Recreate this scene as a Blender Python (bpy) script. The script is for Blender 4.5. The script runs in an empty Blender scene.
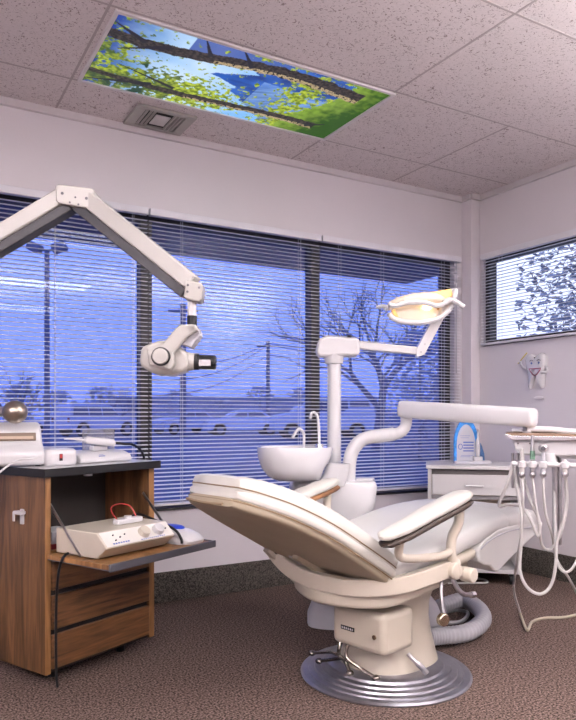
import bpy, bmesh, math, random
from mathutils import Vector, Matrix, noise
random.seed(7)
PI = math.pi
F = 680.0; HZ = 416.0; EYE = 0.967
C = bpy.context.scene.collection
def V(*a): return Vector(a)
# ---- measured viewpoint: turns a sight line and a distance into a place in the room
def cam2w(cx, d, z): return V(.866*cx + .5*d, -.5*cx + .866*d, z)
def at(px, py, d): return cam2w((px-288)/F*d, d, EYE-(py-HZ)/F*d)
def atz(px, py, z): return at(px, py, F*(EYE-z)/(py-HZ))
# ------------------------------------------------------------------ materials
MATS = {}
def mat(name, col, rough=.5, metal=0, bump=0, bscale=60, vary=0, vscale=8, emit=None, estr=0, coat=0, spec=.5, col2=None):
    if name in MATS: return MATS[name]
    m = bpy.data.materials.new(name); m.use_nodes = True
    nt = m.node_tree; b = nt.nodes['Principled BSDF']
    b.inputs['Base Color'].default_value = (*col, 1); b.inputs['Roughness'].default_value = rough
    b.inputs['Metallic'].default_value = metal; b.inputs['Coat Weight'].default_value = coat
    b.inputs['Specular IOR Level'].default_value = spec
    tc = nt.nodes.new('ShaderNodeTexCoord')
    n = nt.nodes.new('ShaderNodeTexNoise'); n.inputs['Scale'].default_value = vscale; n.inputs['Detail'].default_value = 4
    nt.links.new(tc.outputs['Object'], n.inputs['Vector'])
    r = nt.nodes.new('ShaderNodeValToRGB')
    v = vary if vary else .04
    lo = [max(0, c*(1-v)) for c in col]; hi = [min(1, c*(1+v)) for c in col] if col2 is None else col2
    r.color_ramp.elements[0].position = .35; r.color_ramp.elements[1].position = .65
    r.color_ramp.elements[0].color = (*lo, 1); r.color_ramp.elements[1].color = (*hi, 1)
    nt.links.new(n.outputs['Fac'], r.inputs['Fac']); nt.links.new(r.outputs['Color'], b.inputs['Base Color'])
    if bump:
        n2 = nt.nodes.new('ShaderNodeTexNoise'); n2.inputs['Scale'].default_value = bscale; n2.inputs['Detail'].default_value = 3
        nt.links.new(tc.outputs['Object'], n2.inputs['Vector'])
        bp = nt.nodes.new('ShaderNodeBump'); bp.inputs['Strength'].default_value = bump; bp.inputs['Distance'].default_value = .01
        nt.links.new(n2.outputs['Fac'], bp.inputs['Height']); nt.links.new(bp.outputs['Normal'], b.inputs['Normal'])
    if emit: b.inputs['Emission Color'].default_value = (*emit, 1); b.inputs['Emission Strength'].default_value = estr
    MATS[name] = m; return m

def wood(name, c1, c2, along='Z'):
    m = bpy.data.materials.new(name); m.use_nodes = True; nt = m.node_tree; b = nt.nodes['Principled BSDF']
    tc = nt.nodes.new('ShaderNodeTexCoord'); mp = nt.nodes.new('ShaderNodeMapping')
    s = {'Z': (14, 14, 1.2), 'Y': (14, 1.2, 14), 'X': (1.2, 14, 14)}[along]
    mp.inputs['Scale'].default_value = s
    nt.links.new(tc.outputs['Object'], mp.inputs['Vector'])
    n = nt.nodes.new('ShaderNodeTexNoise'); n.inputs['Scale'].default_value = 1.6; n.inputs['Detail'].default_value = 6; n.inputs['Distortion'].default_value = 1.4
    n2 = nt.nodes.new('ShaderNodeTexNoise'); n2.inputs['Scale'].default_value = 9; n2.inputs['Detail'].default_value = 3
    nt.links.new(mp.outputs['Vector'], n.inputs['Vector']); nt.links.new(mp.outputs['Vector'], n2.inputs['Vector'])
    mx = nt.nodes.new('ShaderNodeMath'); mx.operation = 'MULTIPLY_ADD'; mx.inputs[1].default_value = .35
    nt.links.new(n2.outputs['Fac'], mx.inputs[0]); nt.links.new(n.outputs['Fac'], mx.inputs[2])
    r = nt.nodes.new('ShaderNodeValToRGB'); r.color_ramp.elements[0].position = .5; r.color_ramp.elements[1].position = .85
    r.color_ramp.elements[0].color = (*c1, 1); r.color_ramp.elements[1].color = (*c2, 1)
    nt.links.new(mx.outputs[0], r.inputs['Fac']); nt.links.new(r.outputs['Color'], b.inputs['Base Color'])
    b.inputs['Roughness'].default_value = .45
    return m

WALL = mat('wall_paint', (.72, .685, .72), .8, bump=.05, bscale=120, vary=.02, vscale=1.5)
COLM = mat('column_paint', (.75, .71, .75), .8, vary=.02)
TRIMW = mat('ceiling_trim_paint', (.62, .58, .60), .6)
GRID = mat('grid_edge_shade', (.40, .35, .35), .7)  # bars toned dark for the gap and shadow along tile edges
BEIGE = mat('beige_enamel', (.47, .43, .36), .35, vary=.03, coat=.2)
CREAM = mat('cream_plastic', (.53, .485, .41), .38, vary=.03, coat=.2)
VINYL = mat('cream_vinyl', (.57, .56, .52), .42, bump=.06, bscale=220, vary=.03)
VINYLW = mat('white_vinyl', (.62, .62, .61), .4, bump=.05, bscale=220, vary=.02)
SHELL = mat('tan_shell', (.33, .28, .205), .55, vary=.04)
PIPE = mat('piping_brown', (.20, .14, .08), .6)
WHITE = mat('white_enamel', (.60, .595, .615), .28, vary=.02, coat=.35)
WHITE2 = mat('white_laminate', (.64, .63, .64), .45, vary=.02)
PORC = mat('porcelain', (.68, .675, .70), .12, coat=.8)
CHROME = mat('chrome', (.72, .72, .74), .16, 1)
BRASSY = mat('worn_chrome', (.55, .47, .36), .25, 1)
STEEL = mat('brushed_steel', (.42, .41, .43), .36, 1, vary=.15, vscale=30)
ALU = mat('turned_aluminium', (.33, .33, .37), .30, .9, vary=.12, vscale=14)
BLACK = mat('black_plastic', (.012, .012, .014), .4, spec=.25)
MATTE = mat('matte_black', (.012, .012, .014), .8)
DARKG = mat('dark_grey_plastic', (.07, .07, .085), .4)
FRAMEB = mat('bronze_frame', (.025, .022, .024), .45)
GREYP = mat('grey_plastic', (.42, .42, .46), .5, vary=.05)
GREYL = mat('light_grey_plastic', (.55, .55, .60), .5)
HOSE = mat('hose_rubber', (.42, .41, .405), .5)
HOSEG = mat('hose_grey', (.38, .38, .41), .5)
SLAT = mat('slat_white', (.74, .73, .78), .4)
CORD = mat('cord_white', (.7, .7, .76), .7)
BLUEP = mat('blue_plastic', (.03, .25, .70), .3, vary=.3, vscale=40)
BLUEB = mat('blue_button', (.02, .05, .45), .35)
INKB = mat('blue_ink', (.08, .14, .45), .5)
RED = mat('red_plastic', (.35, .02, .02), .4)
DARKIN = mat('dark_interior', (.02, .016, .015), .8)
WOODF = wood('oak_front', (.040, .016, .006), (.18, .080, .030), 'X')
WOODS = wood('walnut_side', (.045, .020, .008), (.17, .082, .034), 'Z')
WOODE = wood('oak_edge', (.13, .06, .02), (.30, .15, .055), 'Z')
WOODA = wood('arm_wood', (.10, .04, .015), (.30, .14, .05), 'X')
WOODD = mat('dark_arm_base', (.028, .018, .013), .5, vary=.4, vscale=50)
TAN = mat('tray_tan', (.22, .135, .085), .5)
WARM = mat('lamp_amber_shell', (.90, .55, .22), .3, emit=(1, .50, .10), estr=.55)
LAMPW = mat('lamp_cover', (.85, .74, .62), .3, emit=(1, .72, .45), estr=.16)
LAMPG = mat('lamp_reflector', (.80, .72, .62), .15, .4, emit=(1, .75, .5), estr=.22)
BULB = mat('lamp_bulb', (1, .8, .5), .3, emit=(1, .62, .25), estr=7)

def carpet(name, c0, c1, sc, baseboard=False):
    m = bpy.data.materials.new(name); m.use_nodes = True; nt = m.node_tree; b = nt.nodes['Principled BSDF']
    tc = nt.nodes.new('ShaderNodeTexCoord')
    n = nt.nodes.new('ShaderNodeTexNoise'); n.inputs['Scale'].default_value = sc; n.inputs['Detail'].default_value = 2.5; n.inputs['Roughness'].default_value = .7
    nt.links.new(tc.outputs['Object'], n.inputs['Vector'])
    r = nt.nodes.new('ShaderNodeValToRGB'); r.color_ramp.elements[0].position = .40; r.color_ramp.elements[1].position = .62
    r.color_ramp.elements[0].color = (*c0, 1); r.color_ramp.elements[1].color = (*c1, 1)
    nt.links.new(n.outputs['Fac'], r.inputs['Fac']); nt.links.new(r.outputs['Color'], b.inputs['Base Color'])
    bp = nt.nodes.new('ShaderNodeBump'); bp.inputs['Strength'].default_value = .6; bp.inputs['Distance'].default_value = .006
    nt.links.new(n.outputs['Fac'], bp.inputs['Height']); nt.links.new(bp.outputs['Normal'], b.inputs['Normal'])
    b.inputs['Roughness'].default_value = .95; b.inputs['Specular IOR Level'].default_value = .1
    return m
CARPET = carpet('carpet_brown', (.022, .014, .011), (.215, .155, .135), 130)
CARPETB = carpet('carpet_border', (.020, .019, .018), (.13, .115, .10), 170)

def tile_mat():
    m = bpy.data.materials.new('acoustic_tile'); m.use_nodes = True; nt = m.node_tree; b = nt.nodes['Principled BSDF']
    tc = nt.nodes.new('ShaderNodeTexCoord')
    n = nt.nodes.new('ShaderNodeTexNoise'); n.inputs['Scale'].default_value = 55; n.inputs['Detail'].default_value = 3; n.inputs['Distortion'].default_value = 2.2
    nt.links.new(tc.outputs['Object'], n.inputs['Vector'])
    r = nt.nodes.new('ShaderNodeValToRGB'); r.color_ramp.elements[0].position = .355; r.color_ramp.elements[1].position = .41
    r.color_ramp.elements[0].color = (.30, .235, .235, 1); r.color_ramp.elements[1].color = (.74, .665, .67, 1)
    n2 = nt.nodes.new('ShaderNodeTexNoise'); n2.inputs['Scale'].default_value = 160
    nt.links.new(tc.outputs['Object'], n2.inputs['Vector'])
    mx = nt.nodes.new('ShaderNodeMix'); mx.data_type = 'RGBA'; mx.blend_type = 'MULTIPLY'; mx.inputs['Factor'].default_value = .25
    nt.links.new(n.outputs['Fac'], r.inputs['Fac']); nt.links.new(r.outputs['Color'], mx.inputs['A']); nt.links.new(n2.outputs['Fac'], mx.inputs['B'])
    nt.links.new(mx.outputs['Result'], b.inputs['Base Color'])
    bp = nt.nodes.new('ShaderNodeBump'); bp.inputs['Strength'].default_value = .3; bp.inputs['Distance'].default_value = .004
    nt.links.new(r.outputs['Color'], bp.inputs['Height']); nt.links.new(bp.outputs['Normal'], b.inputs['Normal'])
    b.inputs['Roughness'].default_value = .7
    return m
TILE = tile_mat()

def glass_mat(name, tint, refl=1.0):
    m = bpy.data.materials.new(name); m.use_nodes = True; nt = m.node_tree; nt.nodes.clear()
    o = nt.nodes.new('ShaderNodeOutputMaterial'); t = nt.nodes.new('ShaderNodeBsdfTransparent'); t.inputs['Color'].default_value = (*tint, 1)
    g = nt.nodes.new('ShaderNodeBsdfGlossy'); g.inputs['Roughness'].default_value = .005
    fr = nt.nodes.new('ShaderNodeFresnel'); gm_ = nt.nodes.new('ShaderNodeNewGeometry'); io = nt.nodes.new('ShaderNodeMapRange'); io.inputs['To Min'].default_value = 1.5; io.inputs['To Max'].default_value = 1/1.5
    nt.links.new(gm_.outputs['Backfacing'], io.inputs['Value']); nt.links.new(io.outputs[0], fr.inputs['IOR'])
    mu = nt.nodes.new('ShaderNodeMath'); mu.operation = 'MULTIPLY'; mu.inputs[1].default_value = refl
    mx = nt.nodes.new('ShaderNodeMixShader')
    nt.links.new(fr.outputs[0], mu.inputs[0]); nt.links.new(mu.outputs[0], mx.inputs[0])
    nt.links.new(t.outputs[0], mx.inputs[1]); nt.links.new(g.outputs[0], mx.inputs[2]); nt.links.new(mx.outputs[0], o.inputs[0])
    return m
GLASS = glass_mat('window_glass', (.46, .535, .86), 1.2)
GLASSR = glass_mat('side_window_glass', (.95, .96, 1.0), 1.0)
ACRYL = glass_mat('blue_tinted_acrylic', (.45, .68, .95), 1.0)

# ------------------------------------------------------------------ mesh helpers
class MB:
    def __init__(s): s.b = bmesh.new()
    def box(s, c, size, rz=0, M=None):
        c = Vector(c); r = M or Matrix.Rotation(rz, 3, 'Z'); hx, hy, hz = [q/2 for q in size]
        vs = [s.b.verts.new(c + r @ V(x*hx, y*hy, z*hz)) for z in (-1, 1) for x, y in ((-1,-1),(1,-1),(1,1),(-1,1))]
        for f in ((3,2,1,0),(4,5,6,7),(0,1,5,4),(1,2,6,5),(2,3,7,6),(3,0,4,7)): s.b.faces.new([vs[i] for i in f])
        return s
    def loft(s, rings, cap=True, closed=False):
        R = [[s.b.verts.new(p) for p in r] for r in rings]; n = len(R[0])
        m = len(R)
        for i in range(m if closed else m-1):
            a, b = R[i], R[(i+1) % m]
            for j in range(n):
                s.b.faces.new((a[j], a[(j+1) % n], b[(j+1) % n], b[j]))
        if cap and not closed:
            s.b.faces.new(list(reversed(R[0]))); s.b.faces.new(R[-1])
        return s
    def tube(s, pts, r, n=10, closed=False):
        pts = [Vector(p) for p in pts]; m = len(pts)
        rs = r if isinstance(r, (list, tuple)) else [r]*m
        up = None; rings = []
        for i, p in enumerate(pts):
            if closed: t = (pts[(i+1) % m]-pts[i-1])
            else: t = pts[min(i+1, m-1)]-pts[max(i-1, 0)]
            if t.length < 1e-9: t = V(0,0,1)
            t.normalize()
            if up is None:
                up = V(0,0,1) if abs(t.z) < .9 else V(1,0,0)
            x = t.cross(up); x = x.normalized() if x.length > 1e-6 else t.orthogonal().normalized()
            y = x.cross(t).normalized(); up = y
            rings.append([p + (x*math.cos(2*PI*k/n) + y*math.sin(2*PI*k/n))*rs[i] for k in range(n)])
        return s.loft(rings, closed=closed)
    def cyl(s, a, b, r, r2=None, n=20): return s.tube([a, b], [r, r if r2 is None else r2], n)
    def bar(s, pts, w, h, up=(0,0,1), closed=False):      # rectangular band, w sideways, h along up
        pts = [Vector(p) for p in pts]; rings = []; m = len(pts); u0 = Vector(up)
        ws = w if isinstance(w, (list, tuple)) else [w]*m; hs = h if isinstance(h, (list, tuple)) else [h]*m
        for i, p in enumerate(pts):
            t = (pts[min(i+1, m-1)]-pts[max(i-1, 0)]).normalized()
            x = t.cross(u0).normalized(); y = x.cross(t).normalized()
            rings.append([p + x*a*ws[i]/2 + y*c*hs[i]/2 for a, c in ((-1,-1),(1,-1),(1,1),(-1,1))])
        return s.loft(rings)
    def sphere(s, c, r, sc=(1,1,1), n=16, M=None):
        r3 = M or Matrix.Identity(3); c = Vector(c); rings = []
        for i in range(1, n):
            th = PI*i/n
            rings.append([c + r3 @ V(r*sc[0]*math.sin(th)*math.cos(2*PI*k/(2*n)), r*sc[1]*math.sin(th)*math.sin(2*PI*k/(2*n)), -r*sc[2]*math.cos(th)) for k in range(2*n)])
        return s.loft(rings)
    def lathe(s, prof, c=(0,0,0), n=40, M=None, sy=1):
        r3 = M or Matrix.Identity(3); c = Vector(c)
        return s.loft([[c + r3 @ V(r*math.cos(2*PI*k/n), sy*r*math.sin(2*PI*k/n), z) for k in range(n)] for r, z in prof])
    def prism(s, poly, fn):    # fn(u,v,side) -> point
        return s.loft([[Vector(fn(u, v, 0)) for u, v in poly], [Vector(fn(u, v, 1)) for u, v in poly]])
    def quad(s, *p): s.b.faces.new([s.b.verts.new(Vector(q)) for q in p]); return s
    def build(s, name, m, parent=None, bevel=0, seg=2, angle=35, sub=0, smooth=True):
        bmesh.ops.recalc_face_normals(s.b, faces=s.b.faces)
        me = bpy.data.meshes.new(name); s.b.to_mesh(me); s.b.free(); me.materials.append(m)
        if smooth:
            me.polygons.foreach_set('use_smooth', [True]*len(me.polygons)); me.set_sharp_from_angle(angle=math.radians(angle))
        o = bpy.data.objects.new(name, me); C.objects.link(o)
        if parent: o.parent = parent
        if bevel:
            b = o.modifiers.new('bevel', 'BEVEL'); b.width = bevel; b.segments = seg; b.limit_method = 'ANGLE'; b.angle_limit = math.radians(40)
            b.harden_normals = False
        if sub: o.modifiers.new('sub', 'SUBSURF').levels = sub; o.modifiers['sub'].render_levels = sub
        return o
def superring(c, ax, ay, a, b, e=3.2, n=28):
    c = Vector(c); out = []
    for k in range(n):
        t = 2*PI*k/n; cs, sn = math.cos(t), math.sin(t)
        out.append(c + ax*a*math.copysign(abs(cs)**(2/e), cs) + ay*b*math.copysign(abs(sn)**(2/e), sn))
    return out
def spline(pts, n=8, closed=False):
    pts = [Vector(p) for p in pts]; m = len(pts); out = []
    g = (lambda i: pts[i % m]) if closed else (lambda i: pts[max(0, min(m-1, i))])
    for i in range(m if closed else m-1):
        p0, p1, p2, p3 = g(i-1), g(i), g(i+1), g(i+2)
        for k in range(n):
            t = k/n
            out.append(.5*((2*p1)+(-p0+p2)*t+(2*p0-5*p1+4*p2-p3)*t*t+(-p0+3*p1-3*p2+p3)*t**3))
    if not closed: out.append(pts[-1])
    return out
def thing(name, label, cat, loc=(0,0,0), rz=0, group=None):
    o = bpy.data.objects.new(name, None); C.objects.link(o); o.empty_display_size = .1
    o.location = loc; o.rotation_euler = (0, 0, rz); o['label'] = label; o['category'] = cat
    if group: o['group'] = group
    return o
def tag(o, label, cat, group=None):
    o['label'] = label; o['category'] = cat
    if group: o['group'] = group
    return o
def struct(o): o['kind'] = 'structure'; return o
def lbl(o, t): o['label'] = t; return o

# ================================================================== THE ROOM
W = 3.39; H = 2.44; XL = -2.2; YB = -4.2
TH = .16
# floor
struct(MB().box(((XL+W)/2, (YB+W)/2, -.03), (W-XL+2*TH, W-YB+2*TH, .06)).build('floor', CARPET, smooth=False))
struct(MB().box(((XL+W)/2, (YB+W)/2, H+.03), (W-XL, W-YB, .06)).build('ceiling', TILE, smooth=False))
# back wall with the long window opening
OX0, OX1, OZ0, OZ1 = -1.05, 3.245, .475, 2.015
b = MB()
b.box(((XL+W+TH)/2, W+TH/2, OZ0/2), (W-XL+TH, TH, OZ0))
b.box(((XL+W+TH)/2, W+TH/2, (OZ1+H+.1)/2), (W-XL+TH, TH, H+.1-OZ1))
b.box(((XL+OX0)/2, W+TH/2, (OZ0+OZ1)/2), (OX0-XL, TH, OZ1-OZ0))
b.box(((OX1+W+TH)/2, W+TH/2, (OZ0+OZ1)/2), (W+TH-OX1, TH, OZ1-OZ0))
struct(b.build('wall_back', WALL, smooth=False))
RY0, RY1, RZ0, RZ1 = 1.35, 3.262, 1.43, 2.02
TR = .10
b = MB()
b.box((W+TR/2, (YB+W)/2, RZ0/2), (TR, W-YB, RZ0))
b.box((W+TR/2, (YB+W)/2, (RZ1+H+.1)/2), (TR, W-YB, H+.1-RZ1))
b.box((W+TR/2, (YB+RY0)/2, (RZ0+RZ1)/2), (TR, RY0-YB, RZ1-RZ0))
b.box((W+TR/2, (RY1+W)/2, (RZ0+RZ1)/2), (TR, W-RY1, RZ1-RZ0))
struct(b.build('wall_right', WALL, smooth=False))
struct(MB().box((XL-TH/2, (YB+W)/2, (H+.1)/2), (TH, W-YB+2*TH, H+.1)).build('wall_left', WALL, smooth=False))
struct(MB().box(((XL+W)/2, YB-TH/2, (H+.1)/2), (W-XL+2*TH, TH, H+.1)).build('wall_front', WALL, smooth=False))
# boxed corner column
struct(MB().box((3.35, 3.345, H/2), (.08, .09, H)).build('trim_1', COLM, bevel=.004))
# carpeted baseboards
struct(MB().box(((XL+3.31)/2, W-.008, .078), (3.31-XL, .016, .155)).build('baseboard_back', CARPETB, bevel=.003))
struct(MB().box((W-.008, (YB+3.30)/2, .078), (.016, 3.30-YB, .155)).build('baseboard_right', CARPETB, bevel=.003))
# ceiling grid and wall angle
b = MB()
b.box(((XL+3.31)/2, W-.011, H-.018), (3.31-XL, .022, .036)); b.box((W-.011, (YB+3.3)/2, H-.018), (.022, 3.3-YB, .036))
b.box((3.345, 3.291, H-.018), (.09, .018, .036)); b.box((3.301, 3.335, H-.018), (.018, .07, .036))
struct(b.build('trim_2', TRIMW, bevel=.002))
b = MB()
for y in (3.045, 2.43, 1.74, 1.21, .60, -.01, -.62, -1.23, -1.84, -2.45, -3.06, -3.67):
    b.box(((XL+W-.02)/2, y, H-.0005), (W-.02-XL, .010, .001))
for x in (-1.8, -.58, .665, 1.965):
    b.box((x, (YB+W-.02)/2, H-.0005), (.010, W-.02-YB, .001))
b.box((2.70, 2.90, H-.0005), (.010, .93, .001))
struct(b.build('trim_3', GRID, smooth=False))

# ---- windows: frames, panes, mullions
def window(name, horizontal, a0, a1, z0, z1, mull, plane, gm):
    root = bpy.data.objects.new(name, None); C.objects.link(root); root['kind'] = 'structure'
    def bx(b, c, w, zc, h, dp, off=0):
        if horizontal: b.box((c, plane+off, zc), (w, dp, h))
        else: b.box((plane+off, c, zc), (dp, w, h))
    b = MB(); t = .035; m_ = (a0+a1)/2; zc = (z0+z1)/2
    bx(b, m_, a1-a0, z0+t/2, t, .07); bx(b, m_, a1-a0, z1-t/2, t, .07)
    bx(b, a0+t/2, t, zc, z1-z0-2*t, .07); bx(b, a1-t/2, t, zc, z1-z0-2*t, .07)
    b.build('window_frame', FRAMEB, root, bevel=.003)
    for x in mull:
        b = MB(); bx(b, x, .062, zc, z1-z0-2*t, .07); b.build('mullion', FRAMEB, root, bevel=.003)
    ed = [a0+t] + [q for x in mull for q in (x-.031, x+.031)] + [a1-t]
    for i in range(0, len(ed), 2):
        b = MB(); bx(b, (ed[i]+ed[i+1])/2, ed[i+1]-ed[i], zc, z1-z0-2*t, .006, .01); b.build('pane', gm, root, smooth=False)
    return root
w1 = window('window_1', True, OX0, OX1, OZ0, OZ1, (.08, 1.13, 2.17), W+.075, GLASS)
w2 = window('window_2', False, RY0, RY1, RZ0, RZ1, (2.2,), W+.045, GLASSR)
lbl(MB().box(((OX0+OX1)/2, W+.012, OZ0+.008), (OX1-OX0, .05, .016)).build('window_sill', FRAMEB, w1, bevel=.002), 'thin black sill')
MB().box((W+.012, (RY0+RY1)/2, RZ0+.010), (.05, RY1-RY0, .020)).build('window_sill', FRAMEB, w2, bevel=.002)

# ---- blinds
def blind(label, a0, a1, z0, z1, horizontal, plane, cords, group=None):
    mid = (a0+a1)/2; L = a1-a0
    loc = (mid, plane, z0) if horizontal else (plane, mid, z0)
    # local x runs along the window, local y points out of the room
    root = thing('venetian_blind', label, 'blind', loc, 0 if horizontal else -PI/2, group)
    hh = z1-z0; b = MB(); z = .03
    prof = [(-.0125, -.0016), (-.006, .0009), (0, .0017), (.006, .0009), (.0125, -.0016)]
    while z < hh-.045:
        r = []
        for x in (-L/2, L/2):
            up = [V(x, y, z+q+y*.11) for y, q in prof]; dn = [V(x, y, z+q+y*.11-.0007) for y, q in reversed(prof)]
            r.append(up+dn)
        b.loft(r); z += .0208
    b.build('slats', SLAT, root)
    MB().box((0, 0, hh-.020), (L, .034, .036)).build('headrail', SLAT, root, bevel=.002)
    MB().box((0, 0, .010), (L, .026, .014)).build('bottom_rail', SLAT, root, bevel=.003)
    for c in cords:
        q = MB()
        for y in (-.0138, .0138): q.cyl((c-mid if horizontal else mid-c, y, .012), (c-mid if horizontal else mid-c, y, hh-.03), .0011, n=6)
        q.build('ladder_cord', CORD, root)
    return root
by = W-.024
blind('leftmost long white venetian blind, behind the cabinet and jointed microscope arm', -.96, 1.115, .50, 2.03, True, by, (-.7, -.1, .66, 1.04))
blind('middle white venetian blind, behind the rinse bowl and lamp pole', 1.125, 2.16, .50, 2.03, True, by, (1.30, 2.02), )
blind('right white venetian blind of the long window, ending beside the corner column', 2.17, 3.27, .50, 2.03, True, by, (2.30, 2.62, 3.12))
blind('short white venetian blind on the high side window of the right wall', 1.30, 3.262, 1.43, 2.035, False, by, (1.6, 2.5, 3.10))
# tilt wand on the right blind
r = [o for o in C.objects if o.name.startswith('venetian_blind.002')][0]
lbl(MB().cyl((.50, -.02, .75), (.50, -.02, 1.49), .0035, n=8).build('tilt_wand', GREYL, r), 'clear tilt wand')

# ---- ceiling lamps (room lights, over and behind the viewpoint)
LIGHTM = mat('diffuser_lit', (.9, .9, .9), .4, emit=(1, .97, .96), estr=7)
for i, (x, y, t) in enumerate([(1.35, 1.22, 'fluorescent ceiling troffer just in front of the dental chair'),
                               (1.32, -.93, 'fluorescent ceiling troffer in the middle of the room'),
                               (1.32, -2.76, 'fluorescent ceiling troffer near the rear wall')]):
    r = thing('ceiling_light', t, 'ceiling light', (x, y, H-.03), 0, 'fluorescent troffers in the ceiling')
    b = MB()
    for sx, sy, w_, d_ in ((0, .29, 1.22, .03), (0, -.29, 1.22, .03), (.595, 0, .03, .55), (-.595, 0, .03, .55)): b.box((sx, sy, .013), (w_, d_, .026))
    b.build('frame', WHITE2, r); MB().box((0, 0, .016), (1.16, .55, .012)).build('diffuser', LIGHTM, r, smooth=False)

BOWLM = mat('added_lamp_bowl', (.75, .72, .70), .5)  # unseen uplighters added to brighten the ceiling and walls
for x, y, t, pw in ((-1.5, -.3, 'added white fill uplighter by the left wall', 900), (2.75, -.15, 'added white fill uplighter by the right wall behind the viewpoint', 800), (.4, -1.3, 'added white fill uplighter in the middle of the room behind the viewpoint', 900)):
    r = thing('added_uplighter', t, 'added fill lamp', (x, y, 0), 0, 'uplighters added as ceiling fill')
    MB().lathe([(.001, .001), (.15, .001), (.15, .018), (.02, .03), (.001, .03)], n=32).build('base', BOWLM, r)
    MB().cyl((0, 0, .025), (0, 0, 1.60), .012).build('pole', BOWLM, r)
    MB().lathe([(.03, 1.58), (.12, 1.64), (.17, 1.70), (.165, 1.70), (.115, 1.65), (.03, 1.60)], n=32).build('lamp_shade', BOWLM, r)
    ld = bpy.data.lights.new('fill_uplight', 'SPOT'); ld.energy = pw; ld.color = (1, .975, .97); ld.spot_size = math.radians(165); ld.spot_blend = .6; ld.shadow_soft_size = .08
    lo = bpy.data.objects.new('fill_uplight', ld); C.objects.link(lo); lo.parent = r; lo.location = (0, 0, 1.71); lo.rotation_euler = (PI, 0, 0)

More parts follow.
